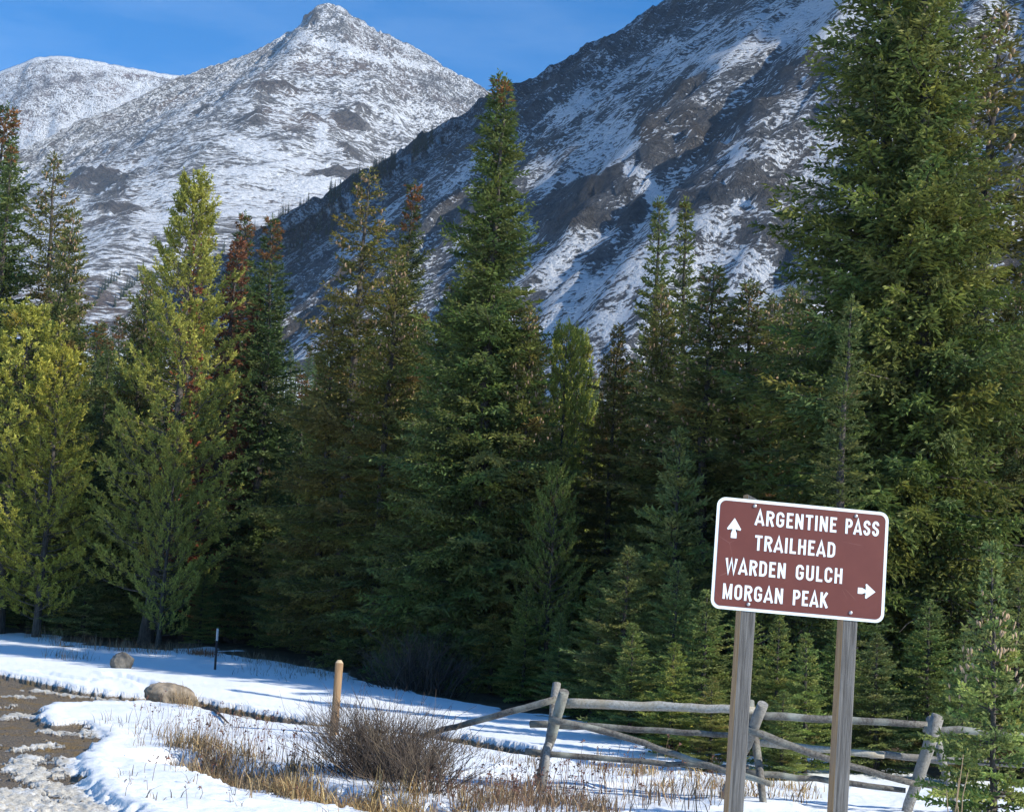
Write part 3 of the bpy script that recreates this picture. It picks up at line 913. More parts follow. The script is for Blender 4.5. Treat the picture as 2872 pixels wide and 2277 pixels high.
RED0, RED1 = (0.075, 0.038, 0.027), (0.125, 0.062, 0.042)
PROTO = {
    'broad_spruce': spruce('broad_spruce', 15, 2.45, 330, 101, power=0.84, droop=0.30, hang=0.5, brown_top=0.05),
    'cone_spruce': spruce('cone_spruce', 13, 2.25, 290, 102, cones=2.3, cone_range=(0.55, 0.985), droop=0.26, c0=(0.055, 0.075, 0.034), c1=(0.10, 0.115, 0.045)),
    'sparse_spruce': spruce('sparse_spruce', 14, 2.2, 190, 103, gap=0.12, droop=0.32, hang=0.55, cones=2.2, cone_range=(0.6, 0.98), c0=(0.06, 0.072, 0.032), c1=(0.105, 0.11, 0.045), power=0.62),
    'narrow_spruce': spruce('narrow_spruce', 14, 1.5, 330, 104, power=0.55, droop=0.25, brown_top=0.12, c0=(0.036, 0.062, 0.030), c1=(0.065, 0.092, 0.038)),
    'fir': spruce('fir', 12, 1.1, 300, 105, power=0.66, droop=0.10, a_low=-4, hang=0.1, sp_len=0.112, sp_w=0.017, c0=(0.05, 0.078, 0.034), c1=(0.10, 0.125, 0.05)),
    'dead_fir': spruce('dead_fir', 10, 0.72, 210, 106, power=0.5, droop=0.22, c0=RED0, c1=RED1),
    'giant': spruce('giant', 16, 2.45, 400, 107, droop=0.34, hang=0.75, power=0.62, dead_low=46, c0=(0.052, 0.075, 0.030), c1=(0.10, 0.118, 0.040)),
    'young_spruce': spruce('young_spruce', 5, 1.35, 170, 108, base=0.02, power=0.72, droop=0.14, a_low=2, hang=0.15, sp_len=0.10, sp_w=0.0155, c0=(0.056, 0.084, 0.034), c1=(0.112, 0.135, 0.05)),
    'young_fir': spruce('young_fir', 4, 1.15, 150, 109, base=0.02, power=0.7, droop=0.08, a_low=4, hang=0.1, sp_len=0.09, sp_w=0.0145, c0=(0.064, 0.09, 0.036), c1=(0.12, 0.142, 0.054)),
    'pine': pine('pine', 14, 2.75, 150, 110, shoots=17, lean=0.8, power=0.72),
    'young_pine': pine('young_pine', 9, 1.9, 110, 111, base=0.05, shoots=11, power=0.5),
}


WIDER = 1.18


def plant(kind, vx, vy, Y, label, wide=1.0, tint=(1, 1, 1), group=None, rot=None, name=None, base=None):
    P = PROTO[kind]
    top = ptv(vx, vy, Y)
    zg = gz(top[0], top[1])
    s = (top[2] - zg) / P['H']
    nm = name or {'pine': 'pine_tree', 'young_pine': 'pine_tree', 'fir': 'fir_tree', 'young_fir': 'fir_tree', 'dead_fir': 'dead_fir_tree'}.get(kind, 'spruce_tree')
    t = empty(nm, (top[0], top[1], zg - 0.02), label, 'tree', group)
    wide *= WIDER
    t.scale = (s * wide, s * wide, s)
    t.rotation_euler = (random.gauss(0, 0.008), random.gauss(0, 0.008), rot if rot is not None else random.uniform(0, 6.283))
    for pn, me in P['parts']:
        o = link(pn, me, None, t)
        if pn == 'crown':
            o.color = (*tint, 1)
        if pn in ('seed_cones', 'branches'):
            o['kind'] = 'stuff'
    return t


random.seed(5)
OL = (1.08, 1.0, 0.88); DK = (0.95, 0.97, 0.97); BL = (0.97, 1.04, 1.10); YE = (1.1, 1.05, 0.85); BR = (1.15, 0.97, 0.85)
T = plant
# left group
T('narrow_spruce', 4, 212, 54, 'dark narrow spruce cut off by the left edge of the photo', 1.05, DK)
T('broad_spruce', 40, 296, 52, 'tall dark spruce, second from the left edge, above the bright pines', 0.95, DK)
T('sparse_spruce', 118, 320, 53, 'thin-topped dark spruce, third spire from the left edge', 0.95, DK)
T('cone_spruce', 175, 437, 51, 'shorter dark spruce just right of the three left-edge spires', 0.85, DK)
T('young_pine', 64, 650, 46.5, 'bright yellow-green pine at the left edge, taller of the leftmost two pines', 1.15, (1.05, 1.05, 1))
T('young_pine', 134, 738, 45.5, 'bright yellow-green pine, shorter and right of the leftmost pine', 0.95, YE)
T('pine', 392, 358, 45, 'tallest yellow-green pine with its bare trunk foot beside the metal stake', 0.98, (1, 1, 1), None, 0.6)
T('cone_spruce', 314, 566, 47.5, 'spruce laden with tan cones overlapping the left side of the tall pine', 0.9, (1, 1, 1))
T('young_pine', 372, 896, 43.8, 'small olive pine standing in front of the tall pine', 0.75, (0.92, 0.95, 0.95))
T('dead_fir', 490, 498, 50, 'red-brown dead fir, taller of the two right of the tall pine', 1.0, (1, 1, 1))
T('dead_fir', 538, 618, 49, 'red-brown dead fir, shorter and right of its taller dead neighbour', 0.85, (0.9, 0.85, 0.85))
T('dead_fir', 437, 462, 53, 'bright rust-red dead fir half hidden behind the tall pine top', 0.8, (1.35, 0.95, 0.8))
T('narrow_spruce', 515, 443, 54, 'dark slim spruce standing directly behind the dead red firs', 0.9, DK)
T('narrow_spruce', 577, 447, 48.5, 'dark dense columnar spruce just right of the dead red firs', 1.0, DK)
# centre
T('sparse_spruce', 700, 628, 44, 'low sparse olive spruce left of the tall thin spruce above the tan stake', 1.0, OL)
T('sparse_spruce', 778, 343, 43, 'tall thin see-through olive spruce above the tan wooden stake', 1.05, OL)
T('narrow_spruce', 873, 379, 47, 'dark brown-topped spire between the thin olive spruce and the twin tops', 0.8, (0.9, 0.8, 0.75))
T('cone_spruce', 838, 522, 41.5, 'olive spruce right in front of the dark brown-topped spire', 1.0, OL)
T('cone_spruce', 950, 590, 39.5, 'olive spruce left of the brown-topped one below the twin tops', 0.95, OL)
T('sparse_spruce', 988, 558, 40.5, 'brown-topped spruce with many cones below the twin tops', 0.8, BR)
T('broad_spruce', 1037, 148, 38.5, 'tallest centre spruce, left tip of the twin tops against the sky', 1.0, (0.95, 0.98, 0.95), None, 1.0)
T('broad_spruce', 1064, 158, 38.0, 'centre spruce forming the right tip of the twin tops', 1.0, (1, 1, 0.95), None, 3.3)
T('cone_spruce', 1110, 640, 37.5, 'olive spruce at the right shoulder of the twin-topped pair', 0.95, OL)
T('young_pine', 1193, 690, 41, 'bright yellow-green pine column right of the twin-topped spruces', 0.55, (1.0, 1.05, 0.95))
T('young_pine', 1222, 708, 42.5, 'slimmer yellow-green pine just right of the bright pine column', 0.5, (0.9, 1.0, 0.95))
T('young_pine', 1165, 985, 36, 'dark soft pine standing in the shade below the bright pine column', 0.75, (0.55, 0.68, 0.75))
T('fir', 1380, 414, 40, 'slender fir spire, left of the two against the blue slope', 0.95, (1, 1, 1))
T('fir', 1448, 416, 41, 'slender fir spire, right of the two against the blue slope', 0.85, (1.05, 1, 0.9))
T('cone_spruce', 1308, 678, 40, 'brown-tipped spruce left of and below the slender spires', 0.85, (1.05, 0.9, 0.8))
T('cone_spruce', 1398, 590, 38.5, 'spruce with tan cones in front of the left slender spire', 0.85, OL)
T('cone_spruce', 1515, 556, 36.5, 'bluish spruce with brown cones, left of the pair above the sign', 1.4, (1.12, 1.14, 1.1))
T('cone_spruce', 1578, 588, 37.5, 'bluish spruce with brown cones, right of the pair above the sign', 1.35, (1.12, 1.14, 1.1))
T('young_fir', 1432, 900, 31, 'pale green young fir with bare stem left of the sign', 0.75, (1, 1, 1))
# right
T('giant', 1850, -250, 31, 'huge dark spruce filling the right side, its shaded left half', 1.15, (0.9, 0.97, 0.95), None, 2.0)
T('giant', 1950, -320, 29.5, 'huge olive spruce on the right, sunlit, rising past the top edge', 1.0, (0.98, 1.0, 0.92), None, 4.1)
T('sparse_spruce', 2112, -14, 33, 'open dark spruce at the right edge with gaps of mountain showing', 1.35, (0.95, 0.95, 0.95))
T('cone_spruce', 2165, 545, 30.5, 'spruce cut off by the right edge below the open dark one', 0.9, (0.95, 1, 1))
T('narrow_spruce', 2060, 560, 50, 'shaded spruce in the gap between the huge spruce and the right edge', 1.0, DK)
T('fir', 1797, 618, 26, 'narrow fir with brown cone-covered tip in front of the huge spruce', 1.15, (0.85, 0.86, 0.85))

UND = [(968, 1178, 38, 'young_spruce', 'pale bluish young spruce below the twin tops, above the dark thicket', BL), (905, 1240, 39, 'young_spruce', 'young spruce left of the pale bluish one above the dark thicket', DK),
       (1040, 1290, 36.5, 'young_fir', 'young fir on the right flank of the dark thicket', OL), (1110, 1230, 35.5, 'young_spruce', 'young spruce above the leaning broken fence rail', OL),
       (1180, 1290, 33, 'young_spruce', 'dark young spruce behind the first fence buck', DK), (1260, 1200, 32, 'young_spruce', 'dark young spruce right of the first fence buck', DK),
       (1330, 1150, 30, 'young_spruce', 'taller young spruce behind the first fence span', DK), (1335, 1310, 26, 'young_fir', 'low young fir behind the middle of the first fence span', (1, 1, 1)),
       (1425, 1180, 27.5, 'young_spruce', 'green young spruce left of the left signpost, upper one', (1, 1, 1)), (1420, 1350, 22.5, 'young_fir', 'low green fir touching the top rail left of the left signpost', (1.1, 1.1, .95)),
       (1490, 1240, 24.5, 'young_spruce', 'young spruce directly left of the left signpost', (1, 1, 1)), (1500, 1420, 20.2, 'young_fir', 'short fir bough behind the fence at the left signpost', OL),
       (1570, 1240, 25, 'young_spruce', 'young spruce directly behind the left signpost', (1, 1, 1)), (1640, 1290, 22, 'young_spruce', 'bright young spruce between the signposts, left one', (1.05, 1.08, 1)),
       (1700, 1330, 21, 'young_fir', 'bright young fir between the signposts, right one', (1.05, 1.05, .95)), (1650, 1450, 19.6, 'young_fir', 'lowest fir between the signposts, behind the rails', (1, 1, 1)),
       (1765, 1300, 22.5, 'young_spruce', 'young spruce directly behind the right signpost', (1, 1, 1)), (1850, 1330, 21.5, 'young_spruce', 'young spruce right of the right signpost', (0.8, 0.85, 0.9)),
       (1960, 1260, 23.5, 'young_spruce', 'young spruce between the right signpost and the small coned spruce', DK), (2030, 1330, 21, 'young_spruce', 'dark young spruce left behind the small coned spruce', DK),
       (2150, 1200, 22, 'young_spruce', 'dark young spruce at the right edge behind the coned spruce', DK),
       (192, 1130, 46.5, 'young_fir', 'pale green young fir right of the leftmost pines', BL), (100, 1225, 48, 'young_spruce', 'dark young spruce under the leftmost pines', DK), (262, 1190, 47, 'young_spruce', 'dark young spruce left of the tall pine trunk', DK),
       (20, 1190, 49, 'young_spruce', 'dark young spruce at the left edge under the pines', DK), (430, 1200, 46, 'young_spruce', 'dark young spruce right of the tall pine trunk', (1, 1, .9)), (560, 1010, 48, 'young_spruce', 'dark young spruce below the dead red firs', DK),
       (630, 1080, 46, 'young_spruce', 'dark young spruce right of the tall pine, above the bright snow', DK), (650, 1235, 44, 'young_spruce', 'low dark spruce at the wood edge left of the tan stake', DK), (770, 1160, 42, 'young_spruce', 'dark young spruce behind the tan stake, taller one', DK),
       (835, 1230, 40.5, 'young_spruce', 'dark young spruce right of the tan stake', DK), (735, 1300, 41.5, 'young_fir', 'low dark fir just above the tan stake', DK)]
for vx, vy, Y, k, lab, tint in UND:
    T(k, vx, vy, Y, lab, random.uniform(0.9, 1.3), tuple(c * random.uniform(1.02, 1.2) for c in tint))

# shaded trees deeper in the wood, nothing tells them apart
def skyline(vx):
    return np.interp(vx, [-100, 0, 180, 215, 300, 480, 600, 640, 690, 720, 900, 1130, 1160, 1290, 1330, 1460, 1600, 1640, 2100, 2300], [640, 640, 620, 650, 640, 640, 620, 760, 760, 660, 640, 680, 790, 830, 720, 740, 680, 560, 560, 560])


for vx in range(-60, 2260, 44):
    x = vx + random.uniform(-20, 20); Y = random.uniform(56, 74)
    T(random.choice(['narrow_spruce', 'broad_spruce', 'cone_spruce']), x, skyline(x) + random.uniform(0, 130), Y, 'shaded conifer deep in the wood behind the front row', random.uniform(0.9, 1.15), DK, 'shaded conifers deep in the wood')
for vx in range(-60, 1750, 42):
    x = vx + random.uniform(-20, 20); Y = random.uniform(78, 104)
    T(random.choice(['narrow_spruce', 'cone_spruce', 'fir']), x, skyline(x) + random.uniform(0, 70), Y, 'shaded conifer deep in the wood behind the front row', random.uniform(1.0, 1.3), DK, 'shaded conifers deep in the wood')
for vx in range(-40, 2240, 75):
    x = vx + random.uniform(-25, 25)
    Y = np.interp(x, [0, 900, 1500, 2200], [51, 48, 47, 46]) + random.uniform(-1.5, 2.5)
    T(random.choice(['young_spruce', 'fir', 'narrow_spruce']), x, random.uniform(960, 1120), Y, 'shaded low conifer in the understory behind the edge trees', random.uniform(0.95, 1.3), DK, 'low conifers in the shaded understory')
# conifers on the rise beyond the wood, seen through the gaps
for k in range(70):
    x = random.choice([random.uniform(1140, 1340), random.uniform(1140, 1340), random.uniform(590, 720), random.uniform(195, 330), random.uniform(1450, 1640)])
    Y = random.uniform(90, 240)
    zg = None
    q = ptv(x, 700, Y); zg = gz(q[0], q[1])
    hgt = random.uniform(9, 14)
    pxx, pyy = project(np.array([[q[0], q[1], zg + hgt]]))
    T(random.choice(['fir', 'narrow_spruce']), pxx[0] / V, pyy[0] / V, Y, 'grey-green conifer on the rise beyond the wood', random.uniform(0.9, 1.2), (0.9, 0.95, 0.95), 'conifers on the rise beyond the wood')

# far conifers on the mountain foot
def far_tree():
    global rng
    rng = np.random.default_rng(300); random.seed(300)
    mb = MB()
    mb.tube([(0, 0, -1), (0, 0, 6), (0, 0, 12)], [0.22, 0.14, 0.03], 4, (0.07, 0.06, 0.05))
    for i in range(120):
        u = 0.05 + 0.94 * (i + random.random()) / 120; az = i * 2.4; L = (1.7 * (1 - u) ** 0.8 + 0.1) * random.uniform(0.6, 1.2)
        h = np.array([math.cos(az), math.sin(az), 0]); sd = np.array([-h[1], h[0], 0]); z = np.array([0, 0, 1])
        o = z * u * 12
        mb.add([o, o + h * L * .6 + sd * .38 * L - z * .12 * L, o + h * L - z * .42 * L, o + h * L * .6 - sd * .38 * L - z * .12 * L], [(0, 1, 2, 3)], None, np.array((0.04, 0.062, 0.032)) * random.uniform(0.7, 1.3))
    me = mb.mesh('far_conifer'); me.materials.append(MAT['needle'])
    return me


FAR = far_tree()


def far_plant(M, band, n, label, group, hs=(7, 14), only=None):
    co, mx, my = M
    ok = in_poly(mx, my, band) & (co[:, 2] > 0)
    if only is not None:
        ok &= only & (vnoise(mx / 22.0, mx * 0, 5) > -0.25)
    ok = np.where(ok)[0]
    for k in random.sample(list(ok), min(n, len(ok))):
        o = link('distant_conifer', FAR, None, None, label=label, category='tree', group=group)
        o.location = co[k] - np.array([0, 0, 0.8]); s = random.uniform(*hs) / 12
        o.scale = (s * random.uniform(.7, 1.1),) * 2 + (s,); o.rotation_euler = (0, 0, random.uniform(0, 6.28))


random.seed(77)
far_plant(RM, [(500, 400), (900, 200), (935, 340), (720, 480), (500, 620)], 120, 'tiny far conifer on the spur crest below the peak', 'far conifers on the spur crest', (7, 15), CRESTS['mountain_right'])
far_plant(RM, [(560, 505), (720, 445), (700, 500), (560, 560)], 70, 'tiny far conifer on the shaded foot of the right mountain', 'far conifers on the shaded mountain foot')
far_plant(MP, [(190, 590), (640, 470), (660, 520), (330, 640), (190, 660)], 90, 'tiny far conifer at the snowy foot of the peak', 'far conifers at the foot of the peak', (9, 16))

# small coned spruce in front of the fence
NS = spruce('near_spruce', 2.75, 1.0, 130, 210, base=0.03, power=1.25, droop=0.10, a_low=-2, a_top=40, hang=0.12, sp_len=0.07, sp_w=0.0125, dens=1.4, c0=(0.055, 0.085, 0.038), c1=(0.12, 0.15, 0.065), cones=1000, cone_range=(2, 3), trunk_r=0.035)
PROTO['near_spruce'] = NS
near = plant('near_spruce', 2096, 1140, 14.2, 'small blue-green spruce with tan cones standing in front of the fence', 0.78, (1.2, 1.2, 1.05), None, 0.3)
near['label'] = 'small blue-green spruce with tan cones standing in front of the fence'
cb = MB(); cone_batch(cb, [np.zeros(3)], 0.055, 0.0125, [(0.46, 0.32, 0.20)]); CONE = cb.mesh('seed_cone', True); CONE.materials.append(MAT['twig'])
random.seed(21)
for k in range(34):
    u = random.choice([random.uniform(0.56, 0.84), random.uniform(0.60, 0.78), random.uniform(0.42, 0.6)])
    rr = 1.0 * (1 - u) ** 1.25 * random.uniform(0.6, 1.0) + 0.02; a = random.uniform(0, 6.283)
    for q in range(random.randint(1, 5)):
        r2 = rr * random.uniform(0.8, 1.15); a2 = a + random.gauss(0, 0.25)
        o = link('seed_cone', CONE, None, near)
        o.location = (r2 * math.cos(a2), r2 * math.sin(a2), u * 2.75 + 0.22 * rr + random.gauss(0, .015)); sc_ = random.uniform(.75, 1.2); o.scale = (sc_, sc_, sc_); o.rotation_euler = (random.gauss(0, .2), random.gauss(0, .2), a)

# ------------------------------------------------------------------ fence
def log(name, pts, d, mat, parent, sides=10, taper=0.12):
    P = np.array(pts, float)
    C, s = resample(P, max(6, int(np.linalg.norm(P[-1] - P[0]) / 0.16)))
    C[1:-1] += 0.006 * rng.standard_normal(C[1:-1].shape)
    mb = MB(); r = d / 2 * np.linspace(1 + taper, 1 - taper, len(C)) * (1 + 0.03 * rng.standard_normal(len(C)))
    mb.tube(C - C[0], r, sides, None, True, 0.05)
    me = mb.mesh(name, True)
    for pl in me.polygons:
        if len(pl.vertices) == 3:
            pl.use_smooth = False
    o = link(name, me, mat, parent)
    o.location = C[0] - np.array(parent.location)
    return o


rng = np.random.default_rng(9)
fb = pt(1520, 2190, 17.25)
fence = empty('log_fence', (fb[0], fb[1], 0), 'weathered buck-and-rail log fence behind the sign', 'fence')
LG, LL, LP = MAT['rail_grey'], MAT['rail_lichen'], MAT['rail_pale']


def F(px, py, Y):
    return pt(px, py, Y)


def leg(a, b, d, mat):
    A = np.array(a); B = np.array(b); B[2] = gz(B[0], B[1]) - 0.12 if B[2] < 0.3 else B[2]
    return log('post', [A, B], d, mat, fence)


# bucks: crossed legs
leg(F(1562, 1916, 17.55), F(1518, 2212, 16.95), 0.092, LG)
leg(F(1582, 1938, 16.95), F(1503, 2172, 17.6), 0.108, LL)
leg(F(2103, 1966, 16.9), F(2146, 2248, 16.2), 0.088, LL)
leg(F(2140, 1974, 16.2), F(2014, 2200, 17.0), 0.11, LG)
leg(F(2632, 2004, 16.1), F(2536, 2276, 16.3), 0.125, LG)
leg(F(2608, 2012, 16.6), F(2700, 2262, 15.9), 0.085, LG)
leg(F(3010, 2035, 16.3), F(2940, 2290, 16.3), 0.12, LG)
# rails
R_ = lambda pts, d, m: log('rail', [F(*p) for p in pts], d, m, fence)
R_([(1560, 1960, 17.3), (1400, 2004, 17.5), (1180, 2064, 18.2)], 0.072, LL)
R_([(1578, 1971, 17.2), (1800, 1979, 16.95), (2060, 1990, 16.6), (2118, 1993, 16.5)], 0.098, LP)
R_([(1487, 2030, 17.65), (1700, 2038, 17.4), (1960, 2055, 17.1), (2090, 2064, 16.9)], 0.072, LL)
R_([(1540, 2016, 17.0), (1620, 2034, 16.95), (1711, 2054, 16.9), (1960, 2137, 16.6), (2031, 2158, 16.5), (2163, 2198, 16.2)], 0.068, LL)
R_([(1474, 2105, 17.6), (1700, 2128, 17.4), (1960, 2145, 17.1), (2100, 2152, 16.9)], 0.066, LL)
R_([(2100, 2002, 16.6), (2340, 2018, 16.5), (2600, 2032, 16.4)], 0.082, LL)
R_([(2590, 2042, 16.4), (2750, 2053, 16.35), (3000, 2072, 16.3)], 0.075, LL)
R_([(2090, 2080, 16.8), (2306, 2102, 16.7), (2480, 2118, 16.6)], 0.078, LP)
R_([(2440, 2116, 16.75), (2600, 2128, 16.7), (2990, 2150, 16.5)], 0.074, LG)
R_([(2096, 2045, 16.35), (2261, 2108, 16.3), (2420, 2158, 16.25), (2572, 2198, 16.15)], 0.076, LL)
R_([(2086, 2163, 16.8), (2292, 2186, 16.7), (2540, 2216, 16.5)], 0.066, LL)
R_([(2560, 2190, 16.2), (2700, 2216, 16.2), (2980, 2250, 16.2)], 0.070, LL)

# ------------------------------------------------------------------ trail sign
def sign():
    W, H = 0.958, 0.602
    c = pt(2245.5, 1571, 8.15)
    g = gz(c[0], c[1])
    t = empty('trail_sign', (c[0], c[1], g), 'brown trailhead sign with white lettering and arrows on two timber posts', 'sign')
    t.rotation_euler = (0, math.radians(2.0), math.radians(5.0))
    cz = (c[2] - g) / math.cos(math.radians(2.0))
    lx = -math.sin(math.radians(2.0)) * (c[2] - g)

    def plate(w, h, r, y, th, cz=cz):
        pts = []
        for cx, cy, a0 in ((w / 2 - r, h / 2 - r, 0), (-w / 2 + r, h / 2 - r, 90), (-w / 2 + r, -h / 2 + r, 180), (w / 2 - r, -h / 2 + r, 270)):
            for k in range(9):
                a = math.radians(a0 + k * 90 / 8); pts.append((cx + r * math.cos(a) + lx, cy + r * math.sin(a) + cz))
        n = len(pts)
        v = [(x, y, z) for x, z in pts] + [(x, y + th, z) for x, z in pts]
        me = bpy.data.meshes.new('plate')
        me.from_pydata(v, [], [tuple(range(n - 1, -1, -1))[::-1], tuple(range(2 * n - 1, n - 1, -1))] + [((k + 1) % n, k, n + k, n + (k + 1) % n) for k in range(n)])
        me.validate(); me.update()
        return me
    m, n, l, p = nmat('white_reflective_border'); p.inputs['Base Color'].default_value = (0.72, 0.78, 0.74, 1); p.inputs['Roughness'].default_value = 0.45
    tc = n.new('ShaderNodeTexCoord'); l.new(mixc(n, l, smooth(n, l, noise(n, l, tc.outputs['Object'], 12, 6, .7), .35, .75), (0.76, 0.82, 0.79), (0.64, 0.69, 0.66)), p.inputs['Base Color'])
    m2, n2, l2, p2 = nmat('sign_brown')
    tc = n2.new('ShaderNodeTexCoord'); f = noise(n2, l2, tc.outputs['Object'], 5, 6, .65); f2 = noise(n2, l2, tc.outputs['Object'], 300, 2, .6)
    cc = mixc(n2, l2, smooth(n2, l2, f, .3, .75), (0.105, 0.0185, 0.010), (0.125, 0.025, 0.014))
    # fine scratches
    vo = n2.new('ShaderNodeTexVoronoi'); vo.feature = 'DISTANCE_TO_EDGE'; vo.inputs['Scale'].default_value = 4.0; l2.new(tc.outputs['Object'], vo.inputs['Vector'])
    sc = math_(n2, l2, 'MULTIPLY', math_(n2, l2, 'SUBTRACT', 1.0, smooth(n2, l2, vo.outputs['Distance'], 0.0, 0.006)), smooth(n2, l2, noise(n2, l2, tc.outputs['Object'], 7, 3, .5), .5, .7))
    cc = mixc(n2, l2, math_(n2, l2, 'MULTIPLY', sc, 0.35), cc, (0.34, 0.20, 0.17))
    l2.new(cc, p2.inputs['Base Color']); p2.inputs['Roughness'].default_value = 0.5
    l2.new(bump(n2, l2, f2, 0.1, 0.001), p2.inputs['Normal'])
    m3, _, _, p3 = nmat('white_letters'); p3.inputs['Base Color'].default_value = (0.74, 0.80, 0.80, 1); p3.inputs['Roughness'].default_value = 0.5
    m4, _, _, p4 = nmat('galvanised_steel'); p4.inputs['Base Color'].default_value = (0.5, 0.5, 0.48, 1); p4.inputs['Metallic'].default_value = 0.7; p4.inputs['Roughness'].default_value = 0.45
    link('border', plate(W, H, 0.048, 0.0, 0.004), m, t)
    link('panel', plate(W - 0.034, H - 0.034, 0.034, -0.0014, 0.0012), m2, t)
    ct = [0]

    def U(u, v):
        return (-W / 2 + u * W + lx, cz + H / 2 - v * H)

    def strokes(mb, polys, ox, oz, sx, sz, tw):
        for poly in polys:
            closed = poly[0] == poly[-1]
            poly = [p_ for k_, p_ in enumerate(poly) if k_ == 0 or math.dist(p_, poly[k_ - 1]) > 1e-6]
            P = np.array([(ox + x * sx, oz + y * sz) for x, y in poly])
            if closed:
                P = P[:-1]
            nP = len(P); L = []; Rr = []
            for k in range(nP):
                a = P[k - 1] if (k > 0 or closed) else None; b = P[(k + 1) % nP] if (k < nP - 1 or closed) else None
                d1 = (P[k] - a) if a is not None else (b - P[k]); d2 = (b - P[k]) if b is not None else (P[k] - a)
                d1 = d1 / np.linalg.norm(d1); d2 = d2 / np.linalg.norm(d2)
                n1 = np.array([-d1[1], d1[0]]); n2_ = np.array([-d2[1], d2[0]]); mm = n1 + n2_; mm /= np.linalg.norm(mm); kx = min(1 / max(0.35, mm @ n1), 2.2)
                L.append(P[k] + mm * tw / 2 * kx); Rr.append(P[k] - mm * tw / 2 * kx)
            ct[0] += 1
            y = -0.0024 - 0.00012 * (ct[0] % 7)
            v = [(q[0], y, q[1]) for q in L] + [(q[0], y, q[1]) for q in Rr]
            q = [(k, nP + k, nP + (k + 1) % nP, (k + 1) % nP) for k in range(nP if closed else nP - 1)]
            mb.add(v, q)

    def arc(cx, cy, rx, ry, a0, a1, n=9):
        return [(cx + rx * math.cos(math.radians(a)), cy + ry * math.sin(math.radians(a))) for a in np.linspace(a0, a1, n)]
    h = 0.5; e = 0.085      # half stroke inset (cap height 1)
    b, tp = e, 1 - e
    w = 0.52                 # centre-line letter width box 0..w
    G = {
        'A': (0.54, [[(0.0 + .03, 0), (0.27, 0.97), (0.51, 0)], [(0.11, 0.25), (0.43, 0.25)]]),
        'R': (0.50, [[(e, 0), (e, tp), (0.26, tp)] + arc(0.26, 0.725, 0.17, 0.19, 90, -90) + [(e, 0.535)], [(0.25, 0.53), (0.44, 0)]]),
        'P': (0.48, [[(e, 0), (e, tp), (0.25, tp)] + arc(0.25, 0.70, 0.165, 0.215, 90, -90) + [(e, 0.485)]]),
        'D': (0.50, [[(e, b), (e, tp), (0.22, tp)] + arc(0.22, 0.70, 0.195, 0.215, 90, 0) + arc(0.22, 0.30, 0.195, 0.215, 0, -90) + [(e, b)]]),
        'E': (0.42, [[(0.42, tp), (e, tp), (e, b), (0.42, b)], [(e, 0.52), (0.36, 0.52)]]),
        'L': (0.40, [[(e, 1), (e, b), (0.41, b)]]),
        'T': (0.46, [[(0.0, tp), (0.46, tp)], [(0.23, tp), (0.23, 0)]]),
        'I': (0.17, [[(e, 0), (e, 1)]]),
        'H': (0.50, [[(e, 0), (e, 1)], [(0.415, 0), (0.415, 1)], [(e, 0.52), (0.415, 0.52)]]),
        'N': (0.52, [[(e, 0), (e, 1)], [(0.435, 0), (0.435, 1)], [(e, 0.97), (0.435, 0.03)]]),
        'M': (0.60, [[(e, 0), (e, 1)], [(0.515, 0), (0.515, 1)], [(e, 0.95), (0.30, 0.12), (0.515, 0.95)]]),
        'W': (0.72, [[(0.05, 1), (0.19, 0.03), (0.36, 0.93), (0.53, 0.03), (0.67, 1)]]),
        'U': (0.50, [[(e, 1), (e, 0.28)] + arc(0.25, 0.26, 0.165, 0.175, 180, 360) + [(0.415, 1)]]),
        'O': (0.50, [arc(0.25, 0.72, 0.165, 0.195, 0, 180) + arc(0.25, 0.28, 0.165, 0.195, 180, 360) + [(0.415, 0.72)]]),
        'C': (0.50, [[(0.415, 0.66)] + arc(0.25, 0.72, 0.165, 0.195, 0, 180) + arc(0.25, 0.28, 0.165, 0.195, 180, 360) + [(0.415, 0.34)]]),
        'G': (0.51, [[(0.42, 0.68)] + arc(0.25, 0.72, 0.17, 0.195, 0, 180) + arc(0.25, 0.28, 0.17, 0.195, 180, 360) + [(0.42, 0.46), (0.25, 0.46)]]),
        'S': (0.49, [[(0.405, 0.71)] + arc(0.245, 0.715, 0.16, 0.20, 10, 215) + [(0.245, 0.51)] + arc(0.245, 0.29, 0.16, 0.205, 45, -190)]),
        'K': (0.50, [[(e, 0), (e, 1)], [(0.44, 1), (e, 0.40)], [(0.20, 0.55), (0.47, 0)]]),
    }
    for cap, words, v in ((0.1376, [('ARGENTINE', .2242, .6968), ('PASS', .7482, .9453)], .226), (0.1376, [('TRAILHEAD', .2294, .6972)], .453), (0.1376, [('WARDEN', .0701, .417), ('GULCH', .4752, .7463)], .681), (0.1376, [('MORGAN', .0633, .410), ('PEAK', .4672, .668)], .909)):
        capm = cap * H
        for word, u0, u1 in words:
            gap = 0.125
            tot = sum(G[c_][0] for c_ in word) + gap * (len(word) - 1)
            sx = (u1 - u0) * W / tot
            x, z = U(u0, v)
            for c_ in word:
                mb = MB(); strokes(mb, G[c_][1], x, z, sx, capm, 0.162 * capm)
                link('letter', mb.mesh('letter_' + c_), m3, t)
                x += (G[c_][0] + gap) * sx
    # arrows
    def arrow(cx, cz_, ln, head, hw, sw, up):
        mb = MB(); y = -0.0025
        P = [(-sw / 2, 0), (sw / 2, 0), (sw / 2, ln - head * 0.92), (hw / 2 - .004, ln - head * 1.02), (hw / 2, ln - head * .9), (0, ln), (-hw / 2, ln - head * .9), (-hw / 2 + .004, ln - head * 1.02), (-sw / 2, ln - head * 0.92)]
        if not up:
            P = [(q[1], -q[0]) for q in P]
        v = [(cx + a, y, cz_ + b_) for a, b_ in P] + [(cx + (0 if up else ln * .4), y, cz_ + (ln * .4 if up else 0))]
